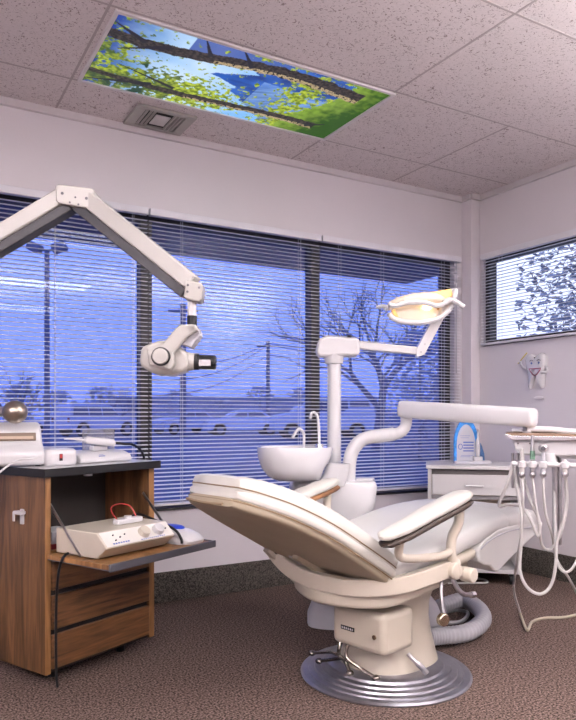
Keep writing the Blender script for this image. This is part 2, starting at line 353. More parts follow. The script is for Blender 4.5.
# ---- backlit landscape panel in the ceiling
def picture():
    X0, X1, Y0, Y1 = .705, 1.962, 2.455, 3.025
    r = thing('ceiling_picture_panel', 'backlit ceiling panel with a print of birch trees, lake and blue mountain', 'picture', ((X0+X1)/2, (Y0+Y1)/2, H-.011))
    hx, hy = (X1-X0)/2, (Y1-Y0)/2
    b = MB(); t = .016
    for s in (-1, 1): b.box((0, s*(hy+t/2), .006), (2*hx+2*t, t, .010)); b.box((s*(hx+t/2), 0, .006), (t, 2*hy, .010))
    b.build('frame', TRIMW, r, bevel=.002)
    NU, NV = 330, 160
    def fbm(x, y, s=0): return noise.fractal(V(x, y, s), 1.0, 2.0, 4)
    def mixc(a, c, t): t = max(0, min(1, t)); return tuple(a[i]*(1-t)+c[i]*t for i in range(3))
    def col(u, v):
        # u: picture left to right, v: near edge to wall edge
        c = mixc((.01, .04, .32), (.22, .52, .95), (u-.0)/.25)
        c = mixc(c, (.70, .85, 1.0), (.35-abs(u-.33))*3 + .3*fbm(u*6, v*5, 3) - .25)
        # mountain, peak pointing to the sky end
        edge = .40 + .55*abs(v-.42) + .05*fbm(v*9, 2, 5)
        if u > edge and u < .86:
            c = mixc((.008, .045, .26), (.03, .14, .60), .5 + .9*fbm(u*9, v*9, 1) - (v-.45))
            if v > .30+(u-.40)*.2 and u > .56: c = mixc(c, (.25, .45, .85), .55 + .5*fbm((u+v)*26, (u-v)*4, 9))
        if v < .20 and u < .62 and u > .25: c = mixc(c, (.01, .05, .38), .85)
        # meadow at the right end
        g = u - (.80 + .06*math.sin(v*4+1)) + .02*fbm(u*20, v*20, 4)
        if g > 0:
            c = mixc((.26, .42, .05), (.02, .09, .005), g*6.5 + .5*fbm(u*30, v*14, 8))
        # foliage
        den = 0
        if u < .62: den = (.9 - abs(v-.82)*2.1) * (1.0 if u < .40 else max(0, 1-(u-.40)*4.0))
        den = max(den, (.75 - abs(v-.55)*1.2) * max(0, 1 - u/.24))
        den = max(den, .72 - abs(u-.73)*5.0 - max(0, .12-v)*3)
        den = max(den, .62 - v*7 if u > .45 else 0)
        f = fbm(u*34, v*16, 2)*.9 + fbm(u*75, v*38, 6)*.55
        if f + den*1.35 > .55 and g < .01:
            lt = fbm(u*60, v*30, 11)
            base = mixc((.12, .20, .01), (.55, .66, .06), .45+lt*1.3)
            if u < .30: base = mixc(base, (.02, .06, .04), .35 + .8*fbm(u*14, v*8, 21) + (.35 if v > .8 else 0))
            c = base
        # trunks
        def trunk(c, vc, w, u0, u1, s):
            if u0 < u < u1:
                d = (v - vc)/w
                if abs(d + .25*fbm(u*24, 1, s)) < 1:
                    k = fbm(u*90, v*40, s+1)
                    c = mixc((.012, .010, .018), (.10, .08, .07), .3+k)
                    if d > .35 and k > -.15 and u > .35: c = mixc((.75, .60, .35), (.35, .25, .14), .5+k)
            return c
        c = trunk(c, .22 + .05*math.sin(u*7+.5) - .05*u, .055+.03*u, .0, .93, 30)
        c = trunk(c, .80 + .03*math.sin(u*6) + .05*u, .030+.030*u, .0, .90, 40)
        # side branches
        for (ub, vb, ue, ve, w) in ((.48, .20, .40, -.02, .016), (.33, .2, .27, -.02, .014), (.20, .22, .05, .42, .02), (.12, .25, .0, .10, .02), (.30, .78, .08, .62, .014), (.22, .8, .0, .95, .02), (.86, .84, .93, .74, .025)):
            dx, dy = ue-ub, (ve-vb)*.46; px, py = u-ub, (v-vb)*.46
            t_ = (px*dx+py*dy)/(dx*dx+dy*dy)
            if 0 < t_ < 1 and abs(px*dy-py*dx)/math.hypot(dx, dy) < w*.5*(1.2-t_): c = (.015, .015, .03)
        return c
    me = bpy.data.meshes.new('print')
    vs = []; cols = []
    for j in range(NV+1):
        for i in range(NU+1):
            u, v = i/NU, j/NV
            vs.append((-hx+2*hx*u, -hy+2*hy*v, .008)); cols.extend((*col(u, v), 1))
    fs = [(j*(NU+1)+i, (j+1)*(NU+1)+i, (j+1)*(NU+1)+i+1, j*(NU+1)+i+1) for j in range(NV) for i in range(NU)]
    me.from_pydata(vs, [], fs); ca = me.color_attributes.new('print_ink', 'FLOAT_COLOR', 'POINT'); ca.data.foreach_set('color', cols)
    m = bpy.data.materials.new('backlit_print'); m.use_nodes = True; nt = m.node_tree; p = nt.nodes['Principled BSDF']
    a = nt.nodes.new('ShaderNodeVertexColor'); a.layer_name = 'print_ink'
    p.inputs['Base Color'].default_value = (.03, .03, .03, 1); nt.links.new(a.outputs['Color'], p.inputs['Emission Color'])
    p.inputs['Emission Strength'].default_value = 1.0; p.inputs['Roughness'].default_value = .5; p.inputs['Specular IOR Level'].default_value = .05
    me.materials.append(m); o = bpy.data.objects.new('print', me); C.objects.link(o); o.parent = r
picture()

# ---- ceiling air vent
r = thing('ceiling_vent', 'small grey louvred air vent in the ceiling beside the landscape panel', 'vent', (1.135, 3.235, H-.014), 0)
b = MB()
for s in (-1, 1): b.box((0, s*.105, .007), (.30, .028, .014)); b.box((s*.125, 0, .007), (.05, .182, .014))
b.build('frame', mat('vent_grey', (.33, .31, .29), .5), r, bevel=.002)
MB().box((0, 0, .0125), (.2, .182, .002)).build('duct_opening', MATTE, r)
lbl(MB().box((0.0, 0, .004), (.075, .11, .004)).build('damper_plate', mat('vent_pale', (.50, .48, .48), .5), r, bevel=.001), 'pale plate in the middle of the vent')
for x in (-.088, -.068, -.050, .052, .070, .088):
    MB().box((x, 0, .006), (.011, .175, .010), M=Matrix.Rotation(.5 if x < 0 else -.5, 3, 'Y')).build('louvre', mat('vent_grey', (.33, .31, .29)), r)

# ================================================================== DENTAL CHAIR
BC = cam2w(.367, 2.57, 0); AX = math.radians(12.7)
chair = thing('dental_chair', 'reclined cream vinyl dental chair on a round ridged metal floor plate', 'dental chair', BC, AX)
CM = Matrix.Translation(BC) @ Matrix.Rotation(AX, 4, 'Z'); CI = CM.inverted()
def cl(px, py, t, dz=0):   # where the sight line meets the vertical plane at sideways offset t (towards the viewer), in chair space
    tn = (px-288)/F; c0 = .367+.678*t; d0 = 2.57-.734*t
    s = (tn*d0-c0)/(.734-tn*.678); d = d0+.678*s
    return V(s, -t, EYE-(py-HZ)/F*d+dz)
Yl = V(0, 1, 0)
def body(name, m, secs, parent, e=3.2, n=32, piping=None, **k):   # secs: (s, z, halfwidth, halfthick)
    P_ = [V(a[0], 0, a[1]) for a in secs]; rings = []
    for i, a in enumerate(secs):
        t = (P_[min(i+1, len(secs)-1)]-P_[max(i-1, 0)]).normalized(); nrm = t.cross(Yl).normalized()
        if nrm.z < 0: nrm = -nrm
        rings.append(superring(P_[i], Yl, nrm, a[2], a[3], e, n))
    return MB().loft(rings).build(name, m, parent, angle=60, **k), rings
def smooth_secs(keys, n=6):
    k4 = [Vector((a[0], a[1], a[2])) for a in keys]; h = [Vector((a[3], 0, 0)) for a in keys]
    A = spline(k4, n); B = spline(h, n)
    return [(p.x, p.y, max(.004, p.z), max(.003, q.x)) for p, q in zip(A, B)]
# floor plate: stepped rings
prof = [(.0, .001), (.318, .001), (.320, .006), (.312, .012), (.290, .013), (.288, .018), (.283, .020), (.268, .020), (.265, .026), (.258, .028), (.244, .028), (.241, .034), (.234, .036), (.220, .036), (.216, .044), (.205, .048), (.190, .052), (.0, .054)]
MB().lathe([(max(r_, .001), z) for r_, z in prof], n=72).build('floor_plate', ALU, chair, angle=25)
# pedestal
rings = []
for z, cx_, a_, b_ in ((.050, .02, .190, .165), (.062, .02, .188, .163), (.10, .02, .175, .155), (.16, .02, .158, .145), (.22, .015, .152, .140), (.28, .0, .165, .15), (.33, -.01, .19, .17), (.36, -.01, .20, .19), (.375, -.01, .19, .185)):
    rings.append(superring((cx_, 0, z), V(1,0,0), Yl, a_, b_, 2.4, 40))
MB().loft(rings).build('pedestal', BEIGE, chair, angle=60)
cb = MB().box((-.155, -.070, .229), (.17, .24, .145)).build('control_box', BEIGE, chair, bevel=.022, seg=4)
lbl(MB().box((-.2408, -.028, .222), (.003, .062, .014)).build('nameplate', BLACK, cb), 'small black nameplate with pale marks')
nb = MB()
for k in range(6): nb.box((-.2426, -.052+k*.0095, .222), (.001, .005, .007))
nb.build('plate_marks', GREYL, cb)
MB().cyl((-.244, -.150, .219), (-.236, -.150, .219), .008, n=14).build('knob', BRASSY, cb)
BRZ = mat('dark_chrome', (.24, .215, .19), .25, 1)
# foot pedals
ped = [((340, 643), (330, 651), (312, 653)), ((349, 646), (341, 657), (319, 661)), ((350, 646), (345, 660), (350, 673)), ((359, 648), (360, 667), (376, 678))]
for a, m_, c in ped:
    p0 = CI @ (atz(a[0], a[1], .13)); p1 = CI @ atz(m_[0], m_[1]+1, .085); p2 = CI @ atz(c[0], c[1], .052)
    p0 = V(-.215, max(-.17, min(.03, p0.y)), .168)
    pd = MB().tube(spline([p0, V(p0.x-.012, p0.y, .115), p1, p2], 6), .0066, 10).build('foot_pedal', BRZ, chair)
    MB().sphere(p2, .014, (1, 1, .8), 10).build('pedal_knob', BRZ, pd)
# front release lever
p0 = cl(391, 651, .165); lv = MB().tube(spline([V(-.055, -.150, .12), V(-.052, -.168, .105), V(-.035, -.19, .080), V(-.02, -.205, .058)], 5), [.008]*8+[.011]*8, 10).build('release_lever', STEEL, chair)
# seat frame: lower and upper U shaped yokes
def U(z, wd, back, front, dz=0):
    return spline([V(front, -wd, z+dz), V(-.10, -wd, z+dz*.4), V(-.24, -wd*.86, z-.012), V(back+.03, -wd*.48, z-.02), V(back, 0, z-.022), V(back+.03, wd*.48, z-.02), V(-.24, wd*.86, z-.012), V(-.10, wd, z+dz*.4), V(front, wd, z+dz)], 7)
MB().bar(U(.372, .232, -.335, .06, .03), .055, .052).build('lower_yoke', BEIGE, chair, bevel=.016, seg=4)
u = spline([V(-.01, -.285, .440), V(-.12, -.285, .432), V(-.24, -.25, .415), V(-.325, -.15, .402), V(-.35, 0, .400), V(-.355, .12, .415), V(-.36, .20, .455), V(-.37, .23, .50)], 7)
MB().bar(u, .034, .055).build('backrest_yoke', CREAM, chair, bevel=.013, seg=4)
MB().box((.03, 0, .395), (.46, .40, .05)).build('seat_frame', BEIGE, chair, bevel=.015, seg=3)
# recline link with a dark channel on the far side
lk = MB().bar([V(-.40, .215, .495), V(-.20, .205, .305)], .030, .040).build('recline_link', BEIGE, chair, bevel=.004)
lbl(MB().bar([V(-.395, .195, .500), V(-.205, .188, .320)], .008, .022).build('link_channel', MATTE, lk), 'black channel')
MB().bar([V(-.42, .05, .49), V(-.22, .03, .37)], .03, .025).build('back_support', SHELL, chair, bevel=.004)
sp = []
for k in range(60): sp.append(V(-.27-.13*k/60, .10+.012*math.cos(k*1.3), .39+.10*k/60+.012*math.sin(k*1.3)))
lbl(MB().tube(sp, .003, 6).build('spring', STEEL, chair), 'steel tension spring')
MB().cyl((-.27, .10, .385), (-.41, .10, .50), .006, n=10).build('strut_rod', STEEL, chair)
# pivots
for sgn in (-1, 1):
    MB().cyl((-.005, sgn*.262, .435), (-.005, sgn*.322, .435), .030, n=24).build('pivot_cap', CREAM, chair, bevel=.006, seg=3)
# backrest: shell, cushion
bk = [(-.250, .415), (-.30, .442), (-.43, .517), (-.58, .602), (-.70, .665), (-.775, .699), (-.815, .714)]
wd = [.235, .255, .262, .262, .225, .165, .115]
kk = []
for i, (s_, z_) in enumerate(bk): kk.append((s_, z_+.005, wd[i]*.965, .020 if 0 < i < 6 else .014))
sh, rg = body('backrest_shell', SHELL, smooth_secs(kk), chair, 4)
def off(p, q, d): t = V(q[0]-p[0], 0, q[1]-p[1]).normalized(); n_ = V(t.z, 0, -t.x); n_ = n_ if n_.z > 0 else -n_; return n_*d
def cushion_keys(d, halves, pad=0):
    out = []
    for i, (s_, z_) in enumerate(bk):
        a_, c_ = bk[max(i-1, 0)], bk[min(i+1, len(bk)-1)]; o_ = off(a_, c_, d)
        out.append((s_+o_.x, z_+o_.z, wd[i]+pad, halves[i]))
    return out
c1 = cushion_keys(.030, [.014, .020, .021, .021, .021, .020, .012], .003)
body('backrest_panel', VINYL, smooth_secs(c1), chair, 5.5)
c2 = cushion_keys(.058, [.024, .042, .046, .046, .043, .036, .020], .0)
bc, rg2 = body('backrest_cushion', VINYL, smooth_secs(c2), chair, 4.6)
def edge_loop(d, pad=0):
    keys = cushion_keys(d, [0]*7, pad)
    L_ = spline([V(a[0], -a[2], a[1]) for a in keys], 6); R_ = spline([V(a[0], a[2], a[1]) for a in keys], 6)
    return L_ + list(reversed(R_))
for d_ in (.011, .051):
    MB().tube(edge_loop(d_, -.001), .0024, 6, closed=True).build('piping', PIPE, bc)
# grip recess under the head end
tp = spline([cl(203, 493, .0)+V(0, .09, 0)]*1 + [V(-.845, .07, .722), V(-.838, 0, .718), V(-.83, -.08, .722)], 6)
MB().tube([V(-.836, .09-.18*k/12, .7165-.004*math.sin(PI*k/12)) for k in range(13)], .004, 6).build('zip_seam', PIPE, sh)
# seat cushion
st = [(-.285, .462, .20, .022), (-.25, .463, .245, .040), (-.12, .474, .265, .052), (.03, .492, .268, .056), (.20, .520, .268, .058), (.34, .540, .265, .055), (.44, .548, .26, .050), (.50, .548, .25, .040)]
body('seat_cushion', VINYLW, smooth_secs(st), chair, 3.4)
ss = [(-.20, .428, .23, .018), (-.05, .432, .255, .026), (.10, .444, .262, .030), (.19, .455, .262, .028), (.215, .458, .255, .022)]
body('seat_shell', CREAM, smooth_secs(ss), chair, 4)
# leg rest with drooping side skirts
lg = [(.40, .548, .24, .035), (.46, .550, .262, .050), (.58, .542, .255, .054), (.70, .530, .235, .050), (.80, .518, .205, .042), (.87, .508, .165, .030), (.90, .503, .12, .014)]
body('leg_rest_cushion', VINYLW, smooth_secs(lg), chair, 3.2)
poly = [(.215, .470), (.27, .508), (.36, .530), (.50, .532), (.66, .522), (.80, .507), (.865, .498), (.86, .480), (.76, .462), (.66, .452), (.56, .436), (.47, .412), (.40, .384), (.36, .368), (.33, .372), (.30, .398), (.26, .405), (.222, .425)]
hw = lambda s_: .266 if s_ < .5 else .266-.30*(s_-.5)**1.35-.0
b = MB(); b.loft([[V(u_, -(hw(u_))*k, v_) for u_, v_ in poly] for k in (-1.0, -.93, .93, 1.0)])
b.build('leg_rest_skirt', VINYLW, chair, bevel=.008, seg=3)
for sg in (-1, 1):
    MB().tube(spline([V(.23, sg*.268, .472), V(.30, sg*.271, .500), V(.42, sg*.271, .516), V(.6, sg*.256, .508), V(.74, sg*.224, .492)], 6), .0025, 6).build('seam', GREYP, chair)
# armrests
def armrest(sg):
    t = sg*.315
    path = [V(-.40, t, .583), V(-.385, t, .588), V(-.30, t, .604), V(-.16, t, .638), V(-.02, t, .668), V(.025, t, .678), V(.055, t, .684), V(.068, t, .685)]
    def rr(dz, wv, hv):
        out = []
        for i, p in enumerate(path):
            tt = (path[min(i+1, 7)]-path[max(i-1, 0)]).normalized(); n_ = tt.cross(V(0, 1, 0)); n_ = n_ if n_.z > 0 else -n_
            out.append(superring(p+n_*dz, V(0, 1, 0), n_, wv[i], hv[i], 2.8, 20))
        return out
    a = MB().loft(rr(.012, [.012, .030, .037, .042, .043, .040, .030, .010], [.006, .014, .018, .020, .020, .018, .013, .005])).build('armrest_pad', VINYL, chair, angle=60)
    MB().loft(rr(-.014, [.012, .030, .037, .041, .042, .039, .030, .010], [.004, .010, .013, .014, .014, .013, .010, .004])).build('armrest_base', WOODD if sg < 0 else WOODA, a, angle=60)
    q = MB(); y = sg*.30
    q.tube(spline([V(.015, y, .425), V(.005, y, .455), V(-.012, y, .50), V(-.005, y, .55), V(.010, t, .60), V(.015, t, .650)], 6), [.024]*8+[.017]*23, 12)
    q.tube(spline([V(-.01, y, .505), V(-.06, y, .495), V(-.16, y, .50), V(-.26, y, .512), V(-.30, y, .53), V(-.31, t, .58)], 6), .014, 12)
    q.build('armrest_support', CREAM, chair, angle=60)
    MB().cyl((.055, sg*.30, .415), (.055, sg*.350, .415), .026, n=22).build('support_hub', CREAM, chair, bevel=.006, seg=3)
    MB().bar([V(.01, sg*.30, .435), V(.055, sg*.305, .415)], .03, .04).build('hub_link', CREAM, chair, bevel=.008)
armrest(-1); armrest(1)
# hand levers with round ends
l1 = MB().tube(spline([V(-.02, -.27, .40), V(-.035, -.275, .37), V(-.045, -.285, .33), V(-.05, -.295, .295)], 5), .0062, 8).build('hand_lever', STEEL, chair)
MB().cyl((-.05, -.285, .275), (-.055, -.305, .272), .023, n=22).build('lever_knob', BRASSY, l1, bevel=.004)
l2 = MB().tube(spline([V(.05, -.26, .40), V(.055, -.28, .36), V(.09, -.285, .332), V(.13, -.29, .325)], 5), .009, 8).build('hand_lever', STEEL, chair)
MB().cyl((.125, -.29, .325), (.145, -.292, .323), .012, n=14).build('lever_knob', CHROME, l2)

# ================================================================== CUSPIDOR UNIT behind the chair
unit = thing('dental_unit', 'white dental unit with rinse bowl, lamp pole and jointed arm behind the chair', 'dental unit', cam2w(.20, 3.02, 0), -PI/6)
UO = cam2w(.20, 3.02, 0); UM = (Matrix.Translation(UO) @ Matrix.Rotation(-PI/6, 4, 'Z')).inverted()
def ul(px, py, d): return UM @ at(px, py, d)       # unit space: x = right, y = away
# floor housing
b = MB()
b.loft([superring((.20+o_, .15, z), V(1,0,0), V(0,1,0), a_, c_, 3.5, 32) for z, a_, c_, o_ in ((.004, .31, .12, 0), (.05, .31, .12, 0), (.10, .29, .115, 0), (.15, .25, .11, .0), (.18, .21, .10, .0), (.19, .15, .08, 0))])
b.build('floor_housing', GREYL, unit, angle=60)
# upright body
b = MB()
b.loft([superring((cx_, .03, z), V(1,0,0), V(0,1,0), a_, c_, 4.5, 36) for z, a_, c_, cx_ in ((.15, .13, .095, .04), (.40, .135, .10, .0), (.52, .15, .10, .015), (.57, .185, .105, .0), (.655, .195, .11, -.0), (.675, .188, .105, -.0), (.682, .175, .09, -.0))])
b.build('body', WHITE, unit, angle=50)
MB().lathe([(.001, .679), (.052, .679), (.052, .688), (.045, .692), (.001, .692)], c=(.135, .02, 0), n=30).build('top_cap', WHITE, unit)
# bowl
bz = .838; c0 = ul(290, 447, 2.93)
def bring(z, x0, x1, dy, e=2.4):
    return superring(((x0+x1)/2, c0.y, z), V(1,0,0), V(0,1,0), (x1-x0)/2, dy, e, 36)
x0, x1 = ul(257, 447, 2.93).x, ul(333, 447, 2.93).x
b = MB(); b.loft([bring(.690, x0+.115, x1-.075, .055), bring(.694, x0+.075, x1-.055, .085), bring(.710, x0+.045, x1-.050, .110), bring(.745, x0+.018, x1-.035, .128), bring(.79, x0+.003, x1-.008, .14), bring(.828, x0, x1, .145), bring(.835, x0+.003, x1-.003, .143),
    bring(.835, x0+.014, x1-.06, .125), bring(.80, x0+.022, x1-.075, .115), bring(.74, x0+.06, x1-.10, .08), bring(.725, x0+.10, x1-.14, .03)])
bw = b.build('rinse_bowl', PORC, unit, angle=50)
MB().loft([superring((z_[1], c0.y+.03, z_[0]), V(1,0,0), V(0,1,0), z_[2], .05, 3, 24) for z_ in ((.665, -.02, .065), (.69, -.005, .06), (.72, .01, .055), (.76, .02, .05))]).build('bowl_neck', WHITE, unit)
# taps
p = ul(304, 446, 2.93); MB().tube(spline([V(p.x, c0.y+.03, .83), V(p.x, c0.y+.03, .885), V(p.x-.010, c0.y+.025, .905), V(p.x-.028, c0.y+.02, .907), V(p.x-.05, c0.y+.01, .872)], 6), .0065, 10).build('bowl_rinse_spout', WHITE, bw)
p = ul(320, 446, 2.93); MB().tube(spline([V(p.x, c0.y+.04, .83), V(p.x-.004, c0.y+.04, .92), V(p.x-.010, c0.y+.04, .965), V(p.x-.022, c0.y+.035, .982), V(p.x-.036, c0.y+.03, .978), V(p.x-.040, c0.y+.03, .955)], 6), .0065, 10).build('cup_filler_spout', WHITE, bw)
MB().lathe([(.001, .834), (.018, .834), (.016, .846), (.001, .848)], c=(p.x, c0.y+.04, 0), n=20).build('spout_collar', CHROME, bw)
# lamp pole and head
q = ul(334, 400, 3.06)
MB().cyl((q.x, q.y, .66), (q.x, q.y, 1.225), .030, n=28).build('lamp_pole', WHITE, unit)
hd = ul(335, 347, 3.06)
pl = [(-.092, -.012), (-.080, .035), (-.045, .050), (.10, .038), (.105, -.028), (.09, -.040), (-.075, -.045), (-.088, -.035)]
b = MB(); b.prism(pl, lambda u_, v_, s_: (hd.x+u_+.005, hd.y-.045+.09*s_, 1.275+v_)); b.build('lamp_arm_head', WHITE, unit, bevel=.012, seg=3)
MB().cyl((q.x, q.y, 1.20), (q.x, q.y, 1.245), .040, .046, n=28).build('pole_collar', WHITE, unit, bevel=.004)
MB().cyl((hd.x+.065, hd.y, 1.31), (hd.x+.065, hd.y, 1.33), .010, n=14).build('head_bolt', BLACK, unit)
e0 = ul(355, 345, 3.05); e1 = ul(417, 351, 3.02); e2 = ul(438, 318, 3.02)
MB().bar([e0, e1], .035, .036).build('lamp_arm', WHITE, unit, bevel=.006)
MB().bar([e1+V(-.006, 0, -.008), e1+V(.012, 0, -.006), e2], .042, .044, up=(0, 1, 0)).build('lamp_elbow', WHITE, unit, bevel=.008)
for (px, py) in ((425, 344), (421, 352)):
    s_ = ul(px, py, 2.995); MB().cyl(s_, s_+V(0, .02, 0), .004, n=8).build('elbow_screw', STEEL, unit)
# delivery arm: bent pipe, joint, long beam
pts = [ul(349, 497, 3.0), ul(349, 470, 3.0), ul(352, 452, 3.0), ul(362, 440, 3.0), ul(378, 436, 2.98), ul(394, 434, 2.96), ul(402, 431, 2.95), ul(406, 424, 2.95), ul(406, 414, 2.95)]
MB().tube(spline(pts, 6), [.030]*len(spline(pts[:6], 6))+[.025]*(len(spline(pts, 6))-len(spline(pts[:6], 6))), 18).build('delivery_arm_pipe', WHITE, unit, angle=60)
p0 = ul(349, 489, 3.0); MB().cyl(p0, p0-V(0, 0, .05), .036, n=24).build('pipe_collar', WHITE, unit, bevel=.004)
b0, b1 = ul(402, 409, 2.95), ul(535, 418, 2.47)
t = (b1-b0).normalized(); xs = t.cross(V(0,0,1)).normalized(); ys = xs.cross(t)
rings = [superring(b0+(b1-b0)*k, xs, ys, .030*w_, .037*w_, 3.4, 24) for k, w_ in ((-.012, .75), (-.004, .93), (.02, 1), (.5, 1), (.975, .97), (.992, .9), (1.0, .75))]
MB().loft(rings).build('delivery_beam', WHITE, unit, angle=50)
s_ = ul(525, 428, 2.49); MB().cyl(s_+V(0, 0, .015), s_-V(0, 0, .012), .009, n=12).build('beam_bolt', DARKG, unit)
s_ = ul(405, 413, 2.915); MB().cyl(s_, s_+V(0, .02, 0), .003, n=8).build('beam_screw', BRASSY, unit)
# corrugated floor hose beside the chair
hp = spline([atz(440, 607, .05), atz(462, 600, .05), atz(478, 608, .05), atz(483, 620, .05), atz(468, 632, .05), atz(440, 636, .05), atz(425, 637, .05)], 26)
hs = [.036 + .0018*math.sin(i*1.9) for i in range(len(hp))]
tag(MB().tube(hp, hs, 16).build('floor_hose', HOSEG, angle=70), 'thick grey corrugated hose curled on the carpet beside the chair plate', 'hose')
tag(MB().tube(spline([atz(448, 583, .02), atz(470, 583, .01), atz(487, 582.5, .01), atz(482, 579, .01), atz(462, 578, .01), atz(450, 581, .01)], 8), .006, 8).build('floor_cable', HOSE), 'thin pale cable looped on the carpet in front of the white cabinet', 'cable')
tag(MB().tube(spline([atz(446, 612, .01), atz(458, 610, .01), atz(468, 613, .01), atz(462, 621, .01), atz(447, 623, .01)], 8), .009, 8).build('floor_cable', HOSEG), 'grey cable curled inside the loop of the thick floor hose', 'cable')

# ---- operating lamp
LM = at(420, 309, 3.0)
lamp = thing('operating_lamp', 'glowing amber and white operating lamp held over the chair by its jointed arm', 'lamp', LM, -PI/6)
LI = (Matrix.Translation(LM) @ Matrix.Rotation(-PI/6, 4, 'Z')).inverted()
def ll(px, py, dy=0): p = LI @ at(px, py, 3.0+dy); return p
def lpoly(pts): return [(ll(*p).x, ll(*p).z) for p in pts]
def lp(name, pts, y0, y1, m, bev, par=lamp):
    return MB().prism(lpoly(pts), lambda u_, v_, s_: (u_, y0+(y1-y0)*s_, v_)).build(name, m, par, bevel=bev, seg=3)
cov = [superring((ll(x, yc).x, 0, ll(x, yc).z), V(0,1,0), V(0,0,1), dy_, hz_, 2.2, 24) for x, yc, dy_, hz_ in ((386, 308, .02, .008), (389, 306, .05, .018), (396, 304, .075, .026), (408, 302, .09, .032), (422, 300.5, .09, .034), (434, 300.5, .08, .030), (442, 302, .06, .020))]
MB().loft(cov).build('lamp_cover', LAMPW, lamp, angle=60)
lp('amber_shield', [(416, 296), (434, 293), (449, 290.5), (450, 298), (444, 303), (432, 302)], -.05, .06, WARM, .006)
lp('reflector', [(392, 310), (402, 307), (424, 308), (436, 307), (442, 306), (434, 320), (424, 322), (400, 321), (395, 318)], -.03, .05, LAMPG, .006)
lbl(lp('side_vent', [(390, 312), (393, 311), (397, 319), (392, 317)], -.05, -.03, WARM, .001), 'amber side vent')
rim = [ll(386, 308), ll(392, 309), ll(404, 306), ll(420, 306), ll(432, 309), ll(440, 307)]
for p in rim: p.y = -.088
MB().tube(spline(rim, 6), .011, 10).build('front_rim', WHITE, lamp)
rim = [ll(387, 315), ll(391, 320), ll(402, 323.5), ll(420, 324), ll(434, 321), ll(444, 314), ll(450, 304), ll(453, 292)]
for p in rim: p.y = -.055
MB().tube(spline(rim, 6), .012, 10).build('lower_bail', WHITE, lamp)
lp('bail_bracket', [(441, 303), (449, 290), (456, 290), (456, 296), (451, 306), (446, 314), (438, 316)], -.045, .02, WHITE, .005)
MB().sphere(ll(425, 309)+V(0, -.045, 0), .013, (1.6, 1, 1), 8).build('bulb', BULB, lamp)
MB().sphere(ll(435, 309)+V(0, -.062, 0), .009, (.8, 1, 1.6), 8).build('amber_knob', mat('amber_knob', (.6, .25, .05), .3), lamp)
h1 = [ll(386, 312), ll(382, 309), ll(378, 309), ll(374, 310)]
for p in h1: p.y = -.07
MB().tube(spline(h1, 5), [.013, .013, .012, .012, .011, .010, .009, .009, .008, .008, .007, .007, .006, .006, .005, .004], 10).build('handle', GREYP, lamp)
h2 = [ll(440, 306), ll(446, 303), ll(452, 305), ll(459, 310)]
for p in h2: p.y = -.08
MB().tube(spline(h2, 5), [.014]*6+[.011]*10, 10).build('handle', WHITE, lamp)
MB().bar([ll(438, 318)+V(0, .0, -.004), ll(444, 306)+V(0, 0, 0)], .04, .04, up=(0, 1, 0)).build('mount', WHITE, lamp, bevel=.006)

# ================================================================== INSTRUMENT DELIVERY TRAY
DO = at(513, 440, 2.42); DO.z = 0; DR = -PI/6-.31
tray = thing('instrument_delivery_unit', 'white instrument head with tan tray hanging at the right edge on the beam', 'dental instrument unit', DO, DR)
DI = (Matrix.Translation(DO) @ Matrix.Rotation(DR, 4, 'Z')).inverted()
def dlp(px, py, y):
    a_, c_ = DI @ at(px, py, 1), DI @ at(px, py, 2); return a_ + (c_-a_)*((y-a_.y)/(c_.y-a_.y))
def dl(px, py, d=2.44): return DI @ at(px, py, d)
yf = 0
def dp(name, pts, y0, y1, m, bev, d=2.38, par=tray):
    pp = [(min(.46, dlp(x, y, 0).x), dlp(min(x, 590), y, 0).z) for x, y in pts]
    return MB().prism(pp, lambda u_, v_, s_: (u_, y0+(y1-y0)*s_, v_)).build(name, m, par, bevel=bev, seg=3)
dp('housing', [(513, 442), (515, 450), (521, 455), (552, 456), (640, 456), (640, 441), (514, 440)], yf, yf+.26, WHITE, .008)
dp('underside_tray', [(556, 456), (562, 459), (640, 460), (640, 456)], yf+.02, yf+.2, WHITE, .004)
dp('tray_rim', [(504, 434), (508, 437.5), (512, 440), (640, 441), (640, 437), (512, 435.5), (508, 434)], yf-.02, yf+.28, CHROME, .002)
lbl(dp('tray_cover', [(506, 433.3), (512, 435.2), (640, 437), (640, 435.2), (515, 433.2)], yf-.015, yf+.275, TAN, .001), 'tan tray cover')
dp('instrument_case', [(511, 429.5), (512, 432.6), (640, 433.2), (640, 429.5)], yf+.10, yf+.25, GREYP, .003)
lbl(dp('case_slot', [(552, 431.6), (556, 433.8), (640, 434.5), (640, 433)], yf+.095, yf+.10, BLACK, 0), 'black slot')
MB().tube([dl(527, 429, 2.50), dl(552, 429.5, 2.46), dl(590, 434, 2.40)], .011, 12).build('support_arm', WHITE, tray)
s_ = dl(527, 429, 2.50); MB().cyl(s_-V(0, 0, .02), s_+V(0, 0, .008), .016, n=16).build('swivel', WHITE, tray)
for px in (518, 530): 
    p = dlp(px, 443.5, -.003); MB().cyl(p, p+V(0, .01, 0), .003, n=8).build('screw', DARKG, tray)
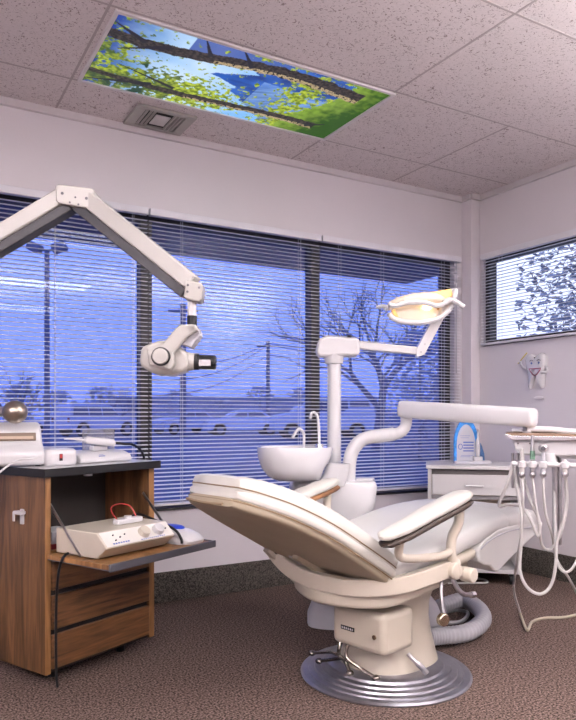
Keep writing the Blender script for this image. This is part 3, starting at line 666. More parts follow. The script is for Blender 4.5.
# holder bar
hz = dlp(540, 465, -.02)
b = MB(); b.tube([V(dlp(512, 464, -.02).x, hz.y, hz.z+.003), V(.44, hz.y, hz.z)], .008, 12)
b.build('holder_bar', WHITE, tray)
for i, px in enumerate((522, 532.5, 543, 565, 590)):
    p = dlp(px, 465, hz.y-.012); MB().lathe([(.011, -.012), (.0135, -.009), (.0135, .009), (.011, .012)], c=(p.x, hz.y-.012, hz.z+.002), n=20).build('instrument_holder', WHITE, tray)
MB().loft([superring((dlp(549, 460, 0).x, hz.y+.03, z), V(1,0,0), V(0,1,0), a_, .02, 3, 16) for z, a_ in ((hz.z-.008, .020), (hz.z+.01, .028), (hz.z+.04, .020))]).build('holder_bracket', WHITE, tray)
MB().bar([dlp(549, 463, 0), dlp(549, 454, .04)], .03, .02).build('bracket_stem', WHITE, tray)
for px, w_ in ((512.5, .006), (517.5, .008), (555, .011), (560, .006)):
    a_ = dlp(px, 453, .06); c_ = dlp(px+.5, 488 if px < 530 else 545, .06)
    MB().cyl(a_, c_, w_, n=10).build('supply_tube', STEEL, tray)
# handpieces with hoses
labels = ['slim white handpiece, leftmost in the instrument holder', 'green and steel handpiece standing tallest in the instrument holder', 'grey air and water syringe with a round head in the instrument holder', 'short pale handpiece on the right of the instrument holder']
hose_paths = [
    [(521.5, 478, 2.35), (523, 500, 2.36), (522, 530, 2.42), (517, 560, 2.6), (514, 590, 2.9), (520, 612, 3.05)],
    [(532.5, 478, 2.35), (535, 500, 2.36), (539, 525, 2.36), (542, 545, 2.4), (550, 549, 2.42), (560, 535, 2.42), (567, 505, 2.42), (566, 478, 2.42)],
    [(543, 478, 2.35), (545, 510, 2.36), (552, 535, 2.4), (557, 560, 2.5), (570, 580, 2.6), (585, 610, 2.8)],
    [(565, 478, 2.35), (566, 500, 2.36), (563, 520, 2.36), (556, 545, 2.36), (558, 565, 2.36), (567, 572, 2.36), (577, 560, 2.36), (590, 520, 2.4)]]
top = [(466, 449), (463, 436), (463, 450), (466, 460)]
for i, px in enumerate((522, 532.5, 543, 565)):
    hx = dlp(px, 466, hz.y-.012); base = Matrix.Translation(DO) @ Matrix.Rotation(DR, 4, 'Z') @ V(hx.x, hz.y-.012, hz.z)
    h = thing('dental_handpiece', labels[i], 'dental handpiece', base, DR, 'handpieces in the instrument holder')
    zt = (dlp(px, top[i][1], hx.y).z-hz.z); zb = dlp(px, 477, hx.y).z-hz.z
    r0 = [.009, .008, .0085, .009][i]
    MB().lathe([(.004, zb-.006), (r0, zb), (r0+.001, zb+.02), (r0, 0), (r0*.9, zt*.5), (r0*.6, zt), (.002, zt+.003)], n=18).build('body', [HOSE, STEEL, GREYP, HOSE][i], h)
    MB().lathe([(r0+.0015, zb+.002), (r0+.003, zb+.006), (r0+.003, zb+.012), (r0+.0015, zb+.016)], n=16).build('coupling', STEEL, h)
    if i == 1: MB().lathe([(r0+.0005, .020), (r0+.001, .024), (r0+.0005, .050)], n=18).build('green_sleeve', mat('green_sleeve', (.12, .22, .16), .4), h)
    if i == 2: MB().sphere((0, -.002, zt+.006), .017, (1, .8, .9), 10).build('round_head', STEEL, h); MB().cyl((0, -.016, zt+.006), (0, -.020, zt+.006), .008, n=12).build('thumb_button', DARKG, h)
    HM = (Matrix.Translation(base) @ Matrix.Rotation(DR, 4, 'Z')).inverted()
    pts = [HM @ at(*q) for q in hose_paths[i]]; pts[0] = V(0, 0, zb-.004)
    MB().tube(spline(pts, 10), .0048, 10).build('hose', HOSE, h)
# loops of tubing that leave the instrument head
def loopt(name, label, pts, r_, m=HOSE):
    tag(MB().tube(spline([at(*p) for p in pts], 10), r_, 10).build(name, m), label, 'tubing')
loopt('supply_hose', 'pale hose crossing the foot of the dental chair to the instrument head', [(513, 462, 2.46), (508, 482, 2.42), (499, 505, 2.46), (508, 504.5, 2.44), (520, 506, 2.40), (530, 518, 2.36), (538, 536, 2.36), (539, 520, 2.36), (530, 500, 2.38), (524, 480, 2.44), (519, 463, 2.46)], .006)
loopt('supply_hose', 'white hose hanging in a long U below the instrument head', [(514, 470, 2.44), (521, 510, 2.36), (521, 545, 2.36), (520, 570, 2.36), (527, 587, 2.36), (540, 594, 2.36), (551, 585, 2.36), (556, 560, 2.36), (555, 520, 2.40), (553, 463, 2.46)], .0056)
gp = [atz(520, 613, .02), atz(527, 630, .008), atz(532, 622, .008), atz(545, 618, .008), atz(566, 617, .008), atz(590, 611, .008)]
tag(MB().tube(spline(gp, 10), .0065, 10).build('floor_tube', mat('olive_tube', (.38, .34, .26), .5)), 'olive tube lying in a sharp bend on the carpet at lower right', 'tubing')

# ================================================================== WHITE DRAWER CABINET
CO = cam2w((474-288)/F*3.9, 3.9, 0)
wc = thing('drawer_cabinet', 'white laminate cabinet with one shallow drawer above an open bay, in the corner', 'cabinet', CO, -PI/6-.205)
w_ = .26; dp_ = .36; t_ = .022
for sx in (-1, 1): MB().box((sx*(w_-t_/2), dp_/2, .37), (t_, dp_, .60)).build('side_panel', WHITE2, wc, bevel=.002)
MB().box((0, dp_/2-.008, .682), (2*w_+.02, dp_+.02, .024)).build('top', WHITE2, wc, bevel=.004)
MB().box((0, dp_/2, .081), (2*w_-2*t_, dp_, .022)).build('bottom_shelf', WHITE2, wc, bevel=.002)
MB().box((0, dp_-.006, .37), (2*w_-2*t_, .010, .556)).build('back_panel', mat('tan_backboard', (.42, .34, .28), .6), wc)
MB().box((0, .02, .653), (2*w_-2*t_, .03, .03)).build('top_rail', mat('dark_gap', (.10, .09, .09), .7), wc)
dr = MB().box((0, .006, .580), (2*w_-2*t_-.006, .018, .118)).build('drawer', WHITE2, wc, bevel=.003)
MB().box((0, .17, .575), (2*w_-2*t_-.02, .30, .09)).build('drawer_box', WHITE2, dr)
MB().tube([V(-.048, -.003, .575), V(-.048, -.022, .575), V(.048, -.022, .575), V(.048, -.003, .575)], .005, 8).build('handle', STEEL, dr)
MB().box((0, .02, .505), (2*w_-2*t_, .012, .022)).build('rail', mat('grey_rail', (.22, .21, .22), .6), wc)
for sx in (-1, 1):
    for y in (.04, dp_-.05):
        q = MB(); q.cyl((sx*(w_-.05)-.009, y, .0335), (sx*(w_-.05)+.009, y, .0335), .032, n=18); q.box((sx*(w_-.05), y, .062), (.03, .03, .016)); q.build('caster', BLACK, wc)
wc.scale = (1, 1, .985)
# demonstration stand on top
SP = cam2w((470-288)/F*4.06, 4.06, .684)
sd = thing('toothbrush_display', 'blue arched display board with printed lines on the white cabinet', 'display stand', SP, -PI/6)
MB().loft([superring((.015, .0, z), V(1,0,0), V(0,1,0), .115-k_, .05-k_, 2.6, 36) for z, k_ in ((.0005, 0), (.012, 0), (.017, .006))]).build('base', GREYL, sd)
def arch(w0, h, x0=0): return [(x0-w0, 0)] + [(x0-w0*math.cos(PI*k/20)*(1 if k else 1), .10*h/.23+(h-.10*h/.23)*math.sin(PI*k/20)) for k in range(21)] + [(x0+w0, 0)]
o_ = arch(.072, .250, -.025); i_ = arch(.056, .218, -.025)
b = MB()
n_ = len(o_); fr = [b.b.verts.new(V(u, -.008, .015+v)) for u, v in o_]; fi = [b.b.verts.new(V(u, -.008, .015+v)) for u, v in i_]
br = [b.b.verts.new(V(u, .006, .015+v)) for u, v in o_]; bi = [b.b.verts.new(V(u, .006, .015+v)) for u, v in i_]
for k in range(n_-1):
    for a_, c_ in ((fr, fi), (bi, br), (br, fr), (fi, bi)): b.b.faces.new((a_[k], a_[k+1], c_[k+1], c_[k]))
b.build('arch', BLUEP, sd)
pn = MB().prism(arch(.056, .218, -.025), lambda u, v, s: (u, -.002+.004*s, .015+v)).build('panel', GREYL, sd)
q = MB()
for k in range(4): q.box((-.010, -.0035, .075+k*.017), (.062, .001, .0075))
q.box((-.030, -.0035, .165), (.06, .001, .002)); q.box((-.032, -.0035, .153), (.05, .001, .002)); q.box((-.020, -.0035, .150-.11+.008), (.07, .001, .002)); q.box((-.028, -.0035, .040), (.06, .001, .002))
q.tube([V(-.058+.012*math.cos(k*PI/8), -.0035, .100+.016*math.sin(k*PI/8)) for k in range(16)], .0022, 6, closed=True)
q.build('printed_lines', INKB, pn)
MB().prism([(.045, 0), (.045, .14), (.055, .125), (.075, .09), (.088, .045), (.092, 0)], lambda u, v, s: (u, .012+.01*s, .015+v)).build('side_fin', ACRYL, sd)
tb = thing('electric_toothbrush', 'white electric toothbrush standing in its holder before the blue display', 'toothbrush', SP + Matrix.Rotation(-PI/6, 3, 'Z') @ V(.037, -.033, .017), -PI/6)
MB().box((0, 0, .013), (.052, .026, .026)).build('charging_base', WHITE, tb, bevel=.003)
MB().lathe([(.006, .026), (.012, .030), (.0135, .06), (.013, .11), (.010, .128), (.005, .134), (.0045, .18), (.003, .183)], n=18).build('handle', WHITE, tb)
MB().box((0, -.0138, .085), (.006, .002, .03)).build('switch', GREYP, tb, bevel=.001)
MB().box((0, -.006, .178), (.008, .012, .018)).build('brush_head', GREYL, tb, bevel=.002)

# ================================================================== TOOTH WALL ORNAMENT
YT = 2.83; TZ = 1.245
tt = thing('tooth_ornament', 'smiling white tooth ornament with tiny arms holding a yellow brush, on the right wall', 'wall ornament', (W-.001, YT, TZ), -PI/2)
# local x to the viewer's right along the wall, local y into the wall
ol = [(-.062, .03), (-.066, .062), (-.054, .083), (-.030, .090), (-.010, .080), (0, .074), (.012, .080), (.034, .092), (.058, .084), (.070, .060), (.066, .020), (.056, -.015), (.055, -.045), (.050, -.085), (.043, -.098), (.034, -.080), (.020, -.048), (.004, -.032), (-.014, -.045), (-.026, -.082), (-.038, -.100), (-.046, -.088), (-.048, -.045), (-.052, -.01)]
ol = [(p.x, p.y) for p in spline([V(a, c, 0) for a, c in ol], 4, True)]
b = MB(); b.loft([[V(u*k, y, (v)*k+.0) for u, v in ol] for k, y in ((1, -.001), (1, -.016), (.95, -.024), (.80, -.031), (.5, -.035), (.15, -.037))])
tb_ = b.build('tooth_body', PORC, tt, angle=70)
for sx in (-1, 1):
    MB().sphere((sx*.024+.012, -.036, .038), .0062, (1, .5, 1), 8).build('eye', mat('eye_blue', (.10, .15, .35), .3), tt)
    MB().tube([V(sx*.024+.012-.012+.024*k/6, -.037, .049+.006*math.sin(PI*k/6)) for k in range(7)], .0015, 6).build('eyebrow', DARKG, tt)
q = [(-.034, .012)] + [(-.034+.068*k/12, .012-.036*math.sin(PI*k/12)) for k in range(1, 12)] + [(.034, .012)]
mo = MB().prism(q, lambda u, v, s: (u*1.15+.012, -.036+.006*s-.001, v-.004)).build('mouth', mat('white_teeth', (.8, .75, .8), .3), tt)
MB().tube([V(u*1.15+.012, -.038, v-.004) for u, v in q], .0028, 6, closed=True).build('lips', mat('plum_lips', (.28, .04, .10), .4), mo)
MB().sphere((.008, -.036, .066), .0035, (1.4, .6, 1), 6).build('curl', BLACK, tt)
aL = MB().tube(spline([V(-.060, -.018, .010), V(-.082, -.022, .022), V(-.096, -.024, .045)], 5), .006, 8).build('arm', PORC, tt)
MB().sphere((-.098, -.024, .050), .009, n=8).build('hand', PORC, aL)
lbl(MB().cyl((-.112, -.026, .043), (-.050, -.026, .098), .0032, n=8).build('brush', mat('yellow_brush', (.62, .52, .10), .4), tt), 'tiny yellow toothbrush')
aR = MB().tube(spline([V(.062, -.018, .018), V(.082, -.022, .008), V(.080, -.024, -.012), V(.058, -.028, -.014)], 5), .006, 8).build('arm', PORC, tt)
MB().sphere((.055, -.030, -.014), .009, n=8).build('hand', PORC, aR)
MB().sphere((.02, -.012, -.150), .02, (1.7, .5, .55), 10).build('cloud_base', WALL, tt)

tt.scale = (1.12, 1, 1.13)
# ================================================================== WOODEN CABINET
KA = math.atan2(.56, .828)          # heading of the front face, measured from the view axis
k0 = cam2w(-.858, 2.40, 0)
fx = (cam2w(.56, .828, 0)-cam2w(0, 0, 0)); ang = math.atan2(fx.y, fx.x)
cab = thing('wooden_cabinet', 'brown wood cabinet with drop-down flap and three drawers, white top', 'cabinet', k0, ang)
KM = Matrix.Translation(k0) @ Matrix.Rotation(ang, 4, 'Z'); KI = KM.inverted()
# local x along the front (away), local y into the cabinet, front face at y=0
LW = .53; DD = .275; ZB = .05; ZT = .762
sd_ = MB().box((.011, DD/2, (ZB+ZT)/2), (.022, DD, ZT-ZB)).build('side_panel', WOODS, cab, bevel=.002)
MB().box((.011, -.0015, (ZB+ZT)/2), (.022, .003, ZT-ZB)).build('edge_strip', WOODE, sd_)
s2 = MB().box((LW-.014, DD/2, (ZB+ZT)/2), (.028, DD, ZT-ZB)).build('side_panel', WOODS, cab, bevel=.002)
MB().box((LW-.014, -.0015, (ZB+ZT)/2), (.028, .003, ZT-ZB)).build('edge_strip', WOODE, s2)
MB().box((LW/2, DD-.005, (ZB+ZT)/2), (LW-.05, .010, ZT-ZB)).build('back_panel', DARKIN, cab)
tp = MB().box((LW/2, DD/2+.025, .772), (LW+.03, DD+.09, .018)).build('top', mat('top_laminate', (.60, .60, .63), .3, coat=.3), cab, bevel=.002)
q = MB(); q.box((LW/2, -.0215, .766), (LW+.036, .006, .030)); q.box((-.017, DD/2+.025, .766), (.006, DD+.09, .030)); q.box((LW+.017, DD/2+.025, .766), (.006, DD+.09, .030))
lbl(q.build('top_edge', BLACK, tp, bevel=.001), 'black edge band')
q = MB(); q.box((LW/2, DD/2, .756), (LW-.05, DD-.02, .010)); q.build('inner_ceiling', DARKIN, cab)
MB().box((LW/2, DD/2-.005, .478), (LW-.052, DD-.02, .014)).build('inner_shelf', WOODE, cab)
lbl(MB().cyl((LW*.42, .04, .752), (LW*.42, .04, .738), .016, n=16).build('catch', GREYL, cab), 'pale round magnetic catch')
for i, (z0, z1) in enumerate(((.345, .447), (.205, .325), (.065, .185))):
    d = MB().box((LW/2-.003, .001, (z0+z1)/2), (LW-.058, .020, z1-z0)).build('drawer', WOODF, cab, bevel=.003)
MB().box((LW/2, .018, (.06+.47)/2), (LW-.052, .012, .41)).build('drawer_gap', MATTE, cab)
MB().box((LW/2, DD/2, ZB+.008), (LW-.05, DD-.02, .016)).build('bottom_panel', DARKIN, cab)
for x in (.10, LW-.10):
    for y in (.09, DD-.07): MB().cyl((x, y, 0), (x, y, ZB+.002), .018, n=14).build('glide', BLACK, cab)
# flap
fl = MB().box((LW/2, -.168, .470), (LW-.01, .325, .016)).build('flap', WOODE, cab, bevel=.001)
q = MB(); q.box((LW/2, -.334, .470), (LW, .010, .026)); q.box((LW-.001, -.168, .470), (.008, .325, .022))
lbl(q.build('flap_edge', DARKG, fl, bevel=.002), 'dark edge band')
q = MB(); q.box((LW/2, -.168, .4605), (LW-.012, .32, .004)); q.build('flap_underside', DARKG, fl)
for x in (.036, LW-.042):
    MB().bar([V(x, -.15, .482), V(x, .02, .650)], .004, .010).build('flap_stay', STEEL, cab)
# bracket on the side
br_ = MB(); p = KI @ at(20, 524, 2.46); yy = p.y if 0 < p.y < DD else .12
br_.box((-.004, yy, .602), (.008, .018, .055)); br_.box((-.016, yy, .618), (.024, .044, .012)); br_.box((-.026, yy+.018, .603), (.006, .010, .034))
lbl(br_.build('hook_bracket', WHITE, cab, bevel=.002), 'white plastic hook')
ZTOP = .7815
def on(px, py_unused, d): return None
def topp(x, y, dz=0): return KM @ V(x, y, ZTOP+dz)
# device on the flap
FZ = .4785
dv = thing('dental_device', 'beige box device with sloped knob panel on the open cabinet flap', 'dental device', KM @ V(.20, -.145, FZ), ang)
pr = [(-.13, .0), (.085, .0), (.135, .040), (.085, .088), (-.13, .088)]   # y profile (towards the viewer is -y)
L2 = .165
b = MB(); b.prism([(-y, z+.004) for y, z in pr], lambda u, v, s: (-L2+2*L2*s, u, v)); body_ = b.build('case', CREAM, dv, bevel=.004)
nrm = V(0, -.048, .050).normalized(); tang = V(0, -.050, -.048).normalized()
fc = V(0, -.110, .068)
R = Matrix((V(1, 0, 0), tang*-1, nrm)).transposed()
fp = MB().box(fc+nrm*.0008, (2*L2-.012, .062, .0016), M=R).build('face_panel', mat('device_face', (.74, .72, .68), .4), dv)
for x, c in ((.025, CREAM), (.095, WHITE)):
    MB().cyl(V(x, fc.y, fc.z)+nrm*.001, V(x, fc.y, fc.z)+nrm*.020, .023, .020, n=24).build('dial', c, fp, bevel=.002)
q = MB()
for k in range(7): q.box(fc+V(-.125+k*.011, 0, 0)-tang*-.022+nrm*.0022, (.007, .005, .001), M=R)
for k in range(12): q.box(fc+V(.0+k*.010, 0, 0)+tang*.027+nrm*.0022, (.005, .003, .001), M=R)
q.build('lettering', INKB, fp)
q = MB()
for x, t2 in ((-.11, -.012), (-.085, .0), (-.06, -.008), (-.11, .010), (.135, .0)): q.cyl(fc+V(x, 0, 0)+tang*t2+nrm*.001, fc+V(x, 0, 0)+tang*t2+nrm*.006, .0028, n=8)
q.build('switches', DARKG, fp)
q = MB()
for x in (-.14, .14):
    for y in (-.06, .10): q.cyl((x, y, .0003), (x, y, .006), .010, n=10)
q.build('feet', BLACK, dv)
cn = thing('electrode_holder', 'small white connector block with a red lead on top of the beige box', 'connector', KM @ V(.245, -.155, FZ+.0925), ang)
MB().box((0, 0, .010), (.12, .035, .020)).build('block', WHITE, cn, bevel=.005)
MB().cyl((.0, 0, .02), (.0, 0, .028), .014, n=18).build('knob', WHITE, cn)
lbl(MB().tube(spline([V(-.05, 0, .018), V(-.075, .0, .045), V(-.06, .02, .065), V(-.01, .03, .070), V(.04, .03, .055), V(.05, .01, .018)], 6), .0022, 6).build('lead', RED, cn), 'red wire')
# foot switch style device with a blue button
fs = thing('foot_switch', 'white foot switch with an oval blue button on the far end of the flap', 'foot switch', KM @ V(.455, -.165, FZ), ang)
b = MB(); b.loft([superring((0, 0, z), V(1,0,0), V(0,1,0), a_, c_, e_, 32) for z, a_, c_, e_ in ((.0005, .066, .145, 3.5), (.012, .068, .150, 3.5), (.030, .062, .135, 3), (.045, .048, .10, 2.6), (.052, .03, .06, 2.2))])
b.build('shell', WHITE, fs, angle=60)
MB().loft([superring((.0, -.02, z), V(1,0,0), V(0,1,0), a_, c_, 2, 24) for z, a_, c_ in ((.047, .030, .052), (.055, .030, .052), (.060, .022, .04))]).build('button', BLUEB, fs)
tag(MB().tube(spline([KM @ V(*p) for p in ((.375, .02, .53), (.375, -.06, .58), (.385, -.15, .565), (.40, -.24, .535), (.395, -.28, .505), (.39, -.29, .487))], 8), .0052, 8).build('black_cable', BLACK), 'black cable arching over between the beige box and the foot switch', 'cable')
tag(MB().tube(spline([KM @ V(*p) for p in ((.06, -.02, .50), (.045, -.07, .486), (.008, -.10, .486), (-.004, -.098, .470), (.004, -.07, .42), (.022, -.035, .32), (.028, -.024, .20), (.030, -.024, .06), (.030, -.03, .006))], 10), .0048, 8).build('black_cable', BLACK), 'black power cord hanging from the flap down the drawer fronts', 'cord')
# things inside the cabinet
bxs = thing('supply_box', 'pale box with a red base at the left inside the dark cabinet', 'box', KM @ V(.10, .08, .4855), ang)
MB().box((0, 0, .009), (.11, .12, .018)).build('lower_tray', mat('dark_red', (.20, .02, .03), .5), bxs, bevel=.002)
MB().box((0, 0, .040), (.10, .11, .044)).build('carton', GREYP, bxs, bevel=.002)
# ---- things on top
a = thing('dental_device', 'white sloped device with a long dark slot at the left end of the cabinet top', 'dental device', topp(.035, .225), ang)
# local: viewer sees it from the -x/-y corner
b = MB(); pr = [(-.095, 0), (-.098, .045), (-.070, .072), (-.048, .084), (-.035, .140), (-.010, .158), (.05, .158), (.075, .13), (.085, 0)]
RX = Matrix.Rotation(math.radians(-28), 3, 'Z')
def ra(p): return RX @ Vector(p)
b.prism([(u, v+.004) for u, v in pr], lambda u, v, s: RX @ V((-.094+.188*s)*(1-.9*max(0, v-.06)), u, v)); b.build('case', WHITE, a, bevel=.012, seg=3)
sl = MB().box(ra((.0, -.044, .108)), (.135, .010, .030), M=RX @ Matrix.Rotation(-.22, 3, 'X')).build('slot', mat('brown_slot', (.12, .07, .04), .4), a, bevel=.002)
MB().box(ra((.0, -.0505, .106)), (.115, .002, .010), M=RX @ Matrix.Rotation(-.22, 3, 'X')).build('slot_window', mat('tan_window', (.38, .28, .20), .4), sl)
q = MB()
for x in (-.07, .07):
    for y in (-.07, .06): q.cyl(ra((x, y, .0002)), ra((x, y, .006)), .009, n=10)
q.build('feet', BLACK, a)
tag(MB().tube(spline([at(38, 457, 2.46), at(30, 459, 2.44), at(18, 460, 2.43), at(8, 466, 2.42), at(0, 472, 2.41), at(-8, 480, 2.40)], 8), .004, 8).build('white_cord', WHITE), 'thin white cord draped over the cabinet edge below the slotted device', 'cord')
c1_ = thing('curing_light_charger', 'low white box with a red rocker switch on the cabinet top', 'dental device', topp(.145, .125), ang+math.radians(-22))
MB().loft([superring((0, 0, z), V(1,0,0), V(0,1,0), a_, c_, 5, 32) for z, a_, c_ in ((.0005, .058, .065), (.008, .062, .070), (.040, .062, .070), (.056, .060, .068), (.062, .053, .060))]).build('case', WHITE, c1_, angle=50)
MB().box((-.004, -.0712, .032), (.012, .003, .026)).build('switch_plate', BLACK, c1_, bevel=.001); MB().box((-.004, -.0732, .036), (.008, .002, .014)).build('rocker', RED, c1_)
c2_ = thing('handpiece_cradle', 'low white cradle holding a handpiece at the middle of the cabinet top', 'dental device', topp(.345, .125), ang+math.radians(-4))
pr = [(-.055, 0), (-.058, .014), (-.045, .030), (-.01, .040), (.045, .046), (.055, .040), (.058, 0)]
MB().prism([(u, v+.001) for u, v in pr], lambda u, v, s: (-.125+.25*s, u, v)).build('case', WHITE, c2_, bevel=.005, seg=3)
q = MB(); q.box((-.02, -.050, .0255), (.030, .001, .005), M=Matrix.Rotation(.5, 3, 'X')); q.box((-.02, -.0445, .0305), (.020, .001, .003), M=Matrix.Rotation(.5, 3, 'X')); q.build('lettering', INKB, c2_)
MB().box((.015, .02, .055), (.07, .03, .022)).build('cradle_clip', WHITE, c2_, bevel=.004)
hp_ = thing('curing_handpiece', 'white handpiece with a thin tip and black cord resting on the cradle', 'dental handpiece', c2_.location + V(0, 0, .066), ang+math.radians(-25))
MB().tube(spline([V(-.135, 0, .030), V(-.10, 0, .028), V(-.05, 0, .022), V(-.045, 0, .022)], 4), [.004]*5+[.005]*4+[.007]*4, 10).build('tip', WHITE, hp_)
MB().loft([superring((x, 0, z), V(0,1,0), V(0,0,1), r_, r2, 3, 20) for x, z, r_, r2 in ((-.055, .022, .009, .010), (-.045, .022, .014, .016), (.02, .015, .015, .016), (.06, .010, .016, .015), (.068, .009, .010, .010))]).build('body', WHITE, hp_, angle=60)
MB().tube(spline([V(.065, .0, .010), V(.11, .01, .004), V(.15, .03, .0), V(.19, .06, -.02), V(.23, .12, -.055), V(.26, .18, -.12), V(.27, .21, -.3)], 8), .0052, 8).build('cord', BLACK, hp_)
gr = thing('mesh_screen', 'small grey mesh screen standing upright behind the handpiece', 'screen', topp(.43, .225), ang+math.radians(-50))
MB().box((0, 0, .004), (.13, .035, .008)).build('foot', GREYP, gr)
q = MB()
for k in range(27): q.box((-.062+k*.00477, 0, .065), (.0018, .0015, .115))
for k in range(25): q.box((0, 0, .010+k*.00472), (.126, .0022, .0018))
q.box((0, 0, .124), (.13, .005, .004)); q.box((-.064, 0, .065), (.004, .005, .118)); q.box((.064, 0, .065), (.004, .005, .118))
q.build('mesh', mat('mesh_grey', (.22, .22, .26), .6), gr)
# polished ball on a rod reaching in from the left
kb = thing('ball_head_device', 'bronze-coloured metal ball head on a short rod above the slotted device', 'device', topp(-.06, .235), ang)
KB = (Matrix.Translation(kb.location) @ Matrix.Rotation(ang, 4, 'Z')).inverted()
p = KB @ at(15, 412, 2.46); p2 = KB @ at(-14, 412, 2.48); p3 = KB @ at(-22, 425, 2.50)
MB().sphere(p, .044, (1, 1, .95), 18).build('ball_head', mat('bronze_metal', (.36, .31, .26), .32, 1, vary=.15, vscale=30), kb)
MB().cyl(p, p2, .016, .018).build('neck', STEEL, kb)
MB().tube(spline([p2, p3, V(p3.x-.005, p3.y+.0, .06), V(p3.x, p3.y, .012)], 6), .009, 10).build('stem', STEEL, kb)
MB().lathe([(.034, .0005), (.036, .004), (.034, .010), (.012, .014)], c=(p3.x, p3.y, 0), n=24).build('foot', BLACK, kb)

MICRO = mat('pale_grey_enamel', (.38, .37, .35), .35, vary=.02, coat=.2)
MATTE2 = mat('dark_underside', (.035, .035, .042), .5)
# ================================================================== MICROSCOPE ON A JOINTED ARM
mr = thing('surgical_microscope', 'cream surgical microscope hanging from a large jointed arm at upper left', 'microscope', cam2w(-1.26, 2.05, 0), -PI/6)
MO = cam2w(-1.26, 2.05, 0); MI = (Matrix.Translation(MO) @ Matrix.Rotation(-PI/6, 4, 'Z')).inverted()
def ml(px, py, d=2.1): return MI @ at(px, py, d)
# floor stand (left of the frame)
q = MB()
MB().cyl((0, 0, .07), (0, 0, 1.22), .030, n=24).build('column', WHITE, mr)
for k in range(4):
    an = PI/4+k*PI/2+.3; e = V(.30*math.cos(an), .30*math.sin(an), .075)
    MB().bar([V(0, 0, .10), e], .05, .035).build('foot', WHITE, mr, bevel=.005)
    MB().cyl(e+V(-.012, 0, -.045), e+V(.012, 0, -.045), .029, n=16).build('caster', BLACK, mr)
A0 = V(0, 0, 1.27); A0b = ml(-70, 292, 2.35); EL = ml(75, 198, 2.05); WR = ml(190, 289, 1.98)
MB().cyl((0, 0, 1.17), (0, 0, 1.29), .045, n=24).build('column_head', WHITE, mr, bevel=.005)
# each arm: pale upper shell plus dark underside
def arm(p, q_, name):
    t = (q_-p).normalized(); sd = t.cross(V(0,0,1)).normalized(); n_ = sd.cross(t).normalized()
    a_ = MB().bar([p+n_*.018, q_+n_*.018], .056, .048).build(name, MICRO, mr, bevel=.005)
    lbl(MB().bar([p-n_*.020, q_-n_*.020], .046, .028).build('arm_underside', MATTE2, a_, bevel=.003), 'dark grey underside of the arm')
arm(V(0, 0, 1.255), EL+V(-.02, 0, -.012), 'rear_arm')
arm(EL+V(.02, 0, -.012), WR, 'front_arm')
b = MB(); pp = [(ml(x, y, 2.03).x, ml(x, y, 2.03).z) for x, y in ((57, 187), (60, 185.5), (92, 189.5), (96, 192), (95, 208), (92, 210), (60, 205), (57, 202))]
y0 = ml(75, 198, 2.03).y
jb = b.prism(pp, lambda u, v, s: (u, y0-.015+.075*s, v)).build('elbow_block', MICRO, mr, bevel=.004)
for (px, py, r_) in ((64, 195, .0045), (77, 199, .003), (88, 200, .0045), (71.5, 204, .003), (80, 206, .003)):
    s_ = ml(px, py, 2.03); MB().cyl(V(s_.x, y0-.0165, s_.z), V(s_.x, y0-.008, s_.z), r_, n=10).build('screw', DARKG, jb)
wb = [(ml(x, y, 1.95).x, ml(x, y, 1.95).z) for x, y in ((186.5, 283), (187, 281), (202, 284), (204, 286), (203, 300), (200, 303), (186, 300), (184.5, 297))]
yw = ml(194, 290, 1.95).y
wk = MB().prism(wb, lambda u, v, s: (u, yw-.02+.06*s, v)).build('wrist_block', MICRO, mr, bevel=.004)
for px, py in ((189, 286.5), (200, 289), (188.5, 293)):
    s_ = ml(px, py, 1.95); MB().cyl(V(s_.x, yw-.0215, s_.z), V(s_.x, yw-.01, s_.z), .0035, n=10).build('screw', DARKG, wk)
c1p = ml(192, 302, 1.96); zc1 = ml(192, 316, 1.96).z; zc2 = ml(192, 328, 1.96).z
MB().cyl((c1p.x, yw+.01, c1p.z), (c1p.x, yw+.01, zc1), .013, n=20).build('drop_rod', WHITE, mr)
lbl(MB().cyl((c1p.x, yw+.01, zc1), (c1p.x, yw+.01, zc2), .0145, n=20).build('swivel', BLACK, mr), 'black swivel collar')
YH = yw+.01
def mp(name, pts, y0, y1, m, bev, par=mr, seg=3):
    pp = [(ml(x, y, 1.96).x, ml(x, y, 1.96).z) for x, y in pts]
    return MB().prism(pp, lambda u, v, s: (u, YH+y0+(y1-y0)*s, v)).build(name, m, par, bevel=bev, seg=seg)
mp('yoke', [(178, 330), (182, 326.5), (196, 326), (200, 331), (188, 340), (180, 350), (175, 356), (163, 356), (158, 351), (166, 344)], -.045, -.022, MICRO, .006)
mp('yoke_bridge', [(186, 327), (198, 326.5), (200.5, 332), (192, 336)], -.045, .045, MICRO, .004)
lbl(mp('yoke_inner', [(190, 332), (200, 330), (201, 336), (192, 348), (180, 344)], -.022, .045, GREYP, .003), 'grey inner face of the yoke')
mp('head_housing', [(142, 349), (146, 346), (160, 341), (168, 341), (178, 345), (184, 350), (189, 354), (189, 368), (184, 372), (170, 374), (158, 375), (150, 372), (142, 367), (140.5, 362)], -.020, .06, MICRO, .010)
mp('side_plate', [(150, 350), (176, 352), (177, 366), (173, 371), (152, 366)], -.046, -.018, MICRO, .004)
s_ = ml(164, 358, 1.96)
kn = MB().cyl((s_.x, YH-.052, s_.z), (s_.x, YH-.044, s_.z), .0265, n=32).build('dial_ring', BLACK, mr)
MB().cyl((s_.x, YH-.062, s_.z), (s_.x, YH-.050, s_.z), .0225, n=32).build('dial', MICRO, mr, bevel=.003)
e0 = ml(186, 361, 1.96); e1 = ml(194, 361.5, 1.96); e2 = ml(215.5, 362, 1.96); yy = YH+.015
MB().tube([V(e0.x-.01, yy, e0.z), V(e1.x, yy, e1.z)], [.030, .024], 24).build('eyepiece_mount', MICRO, mr)
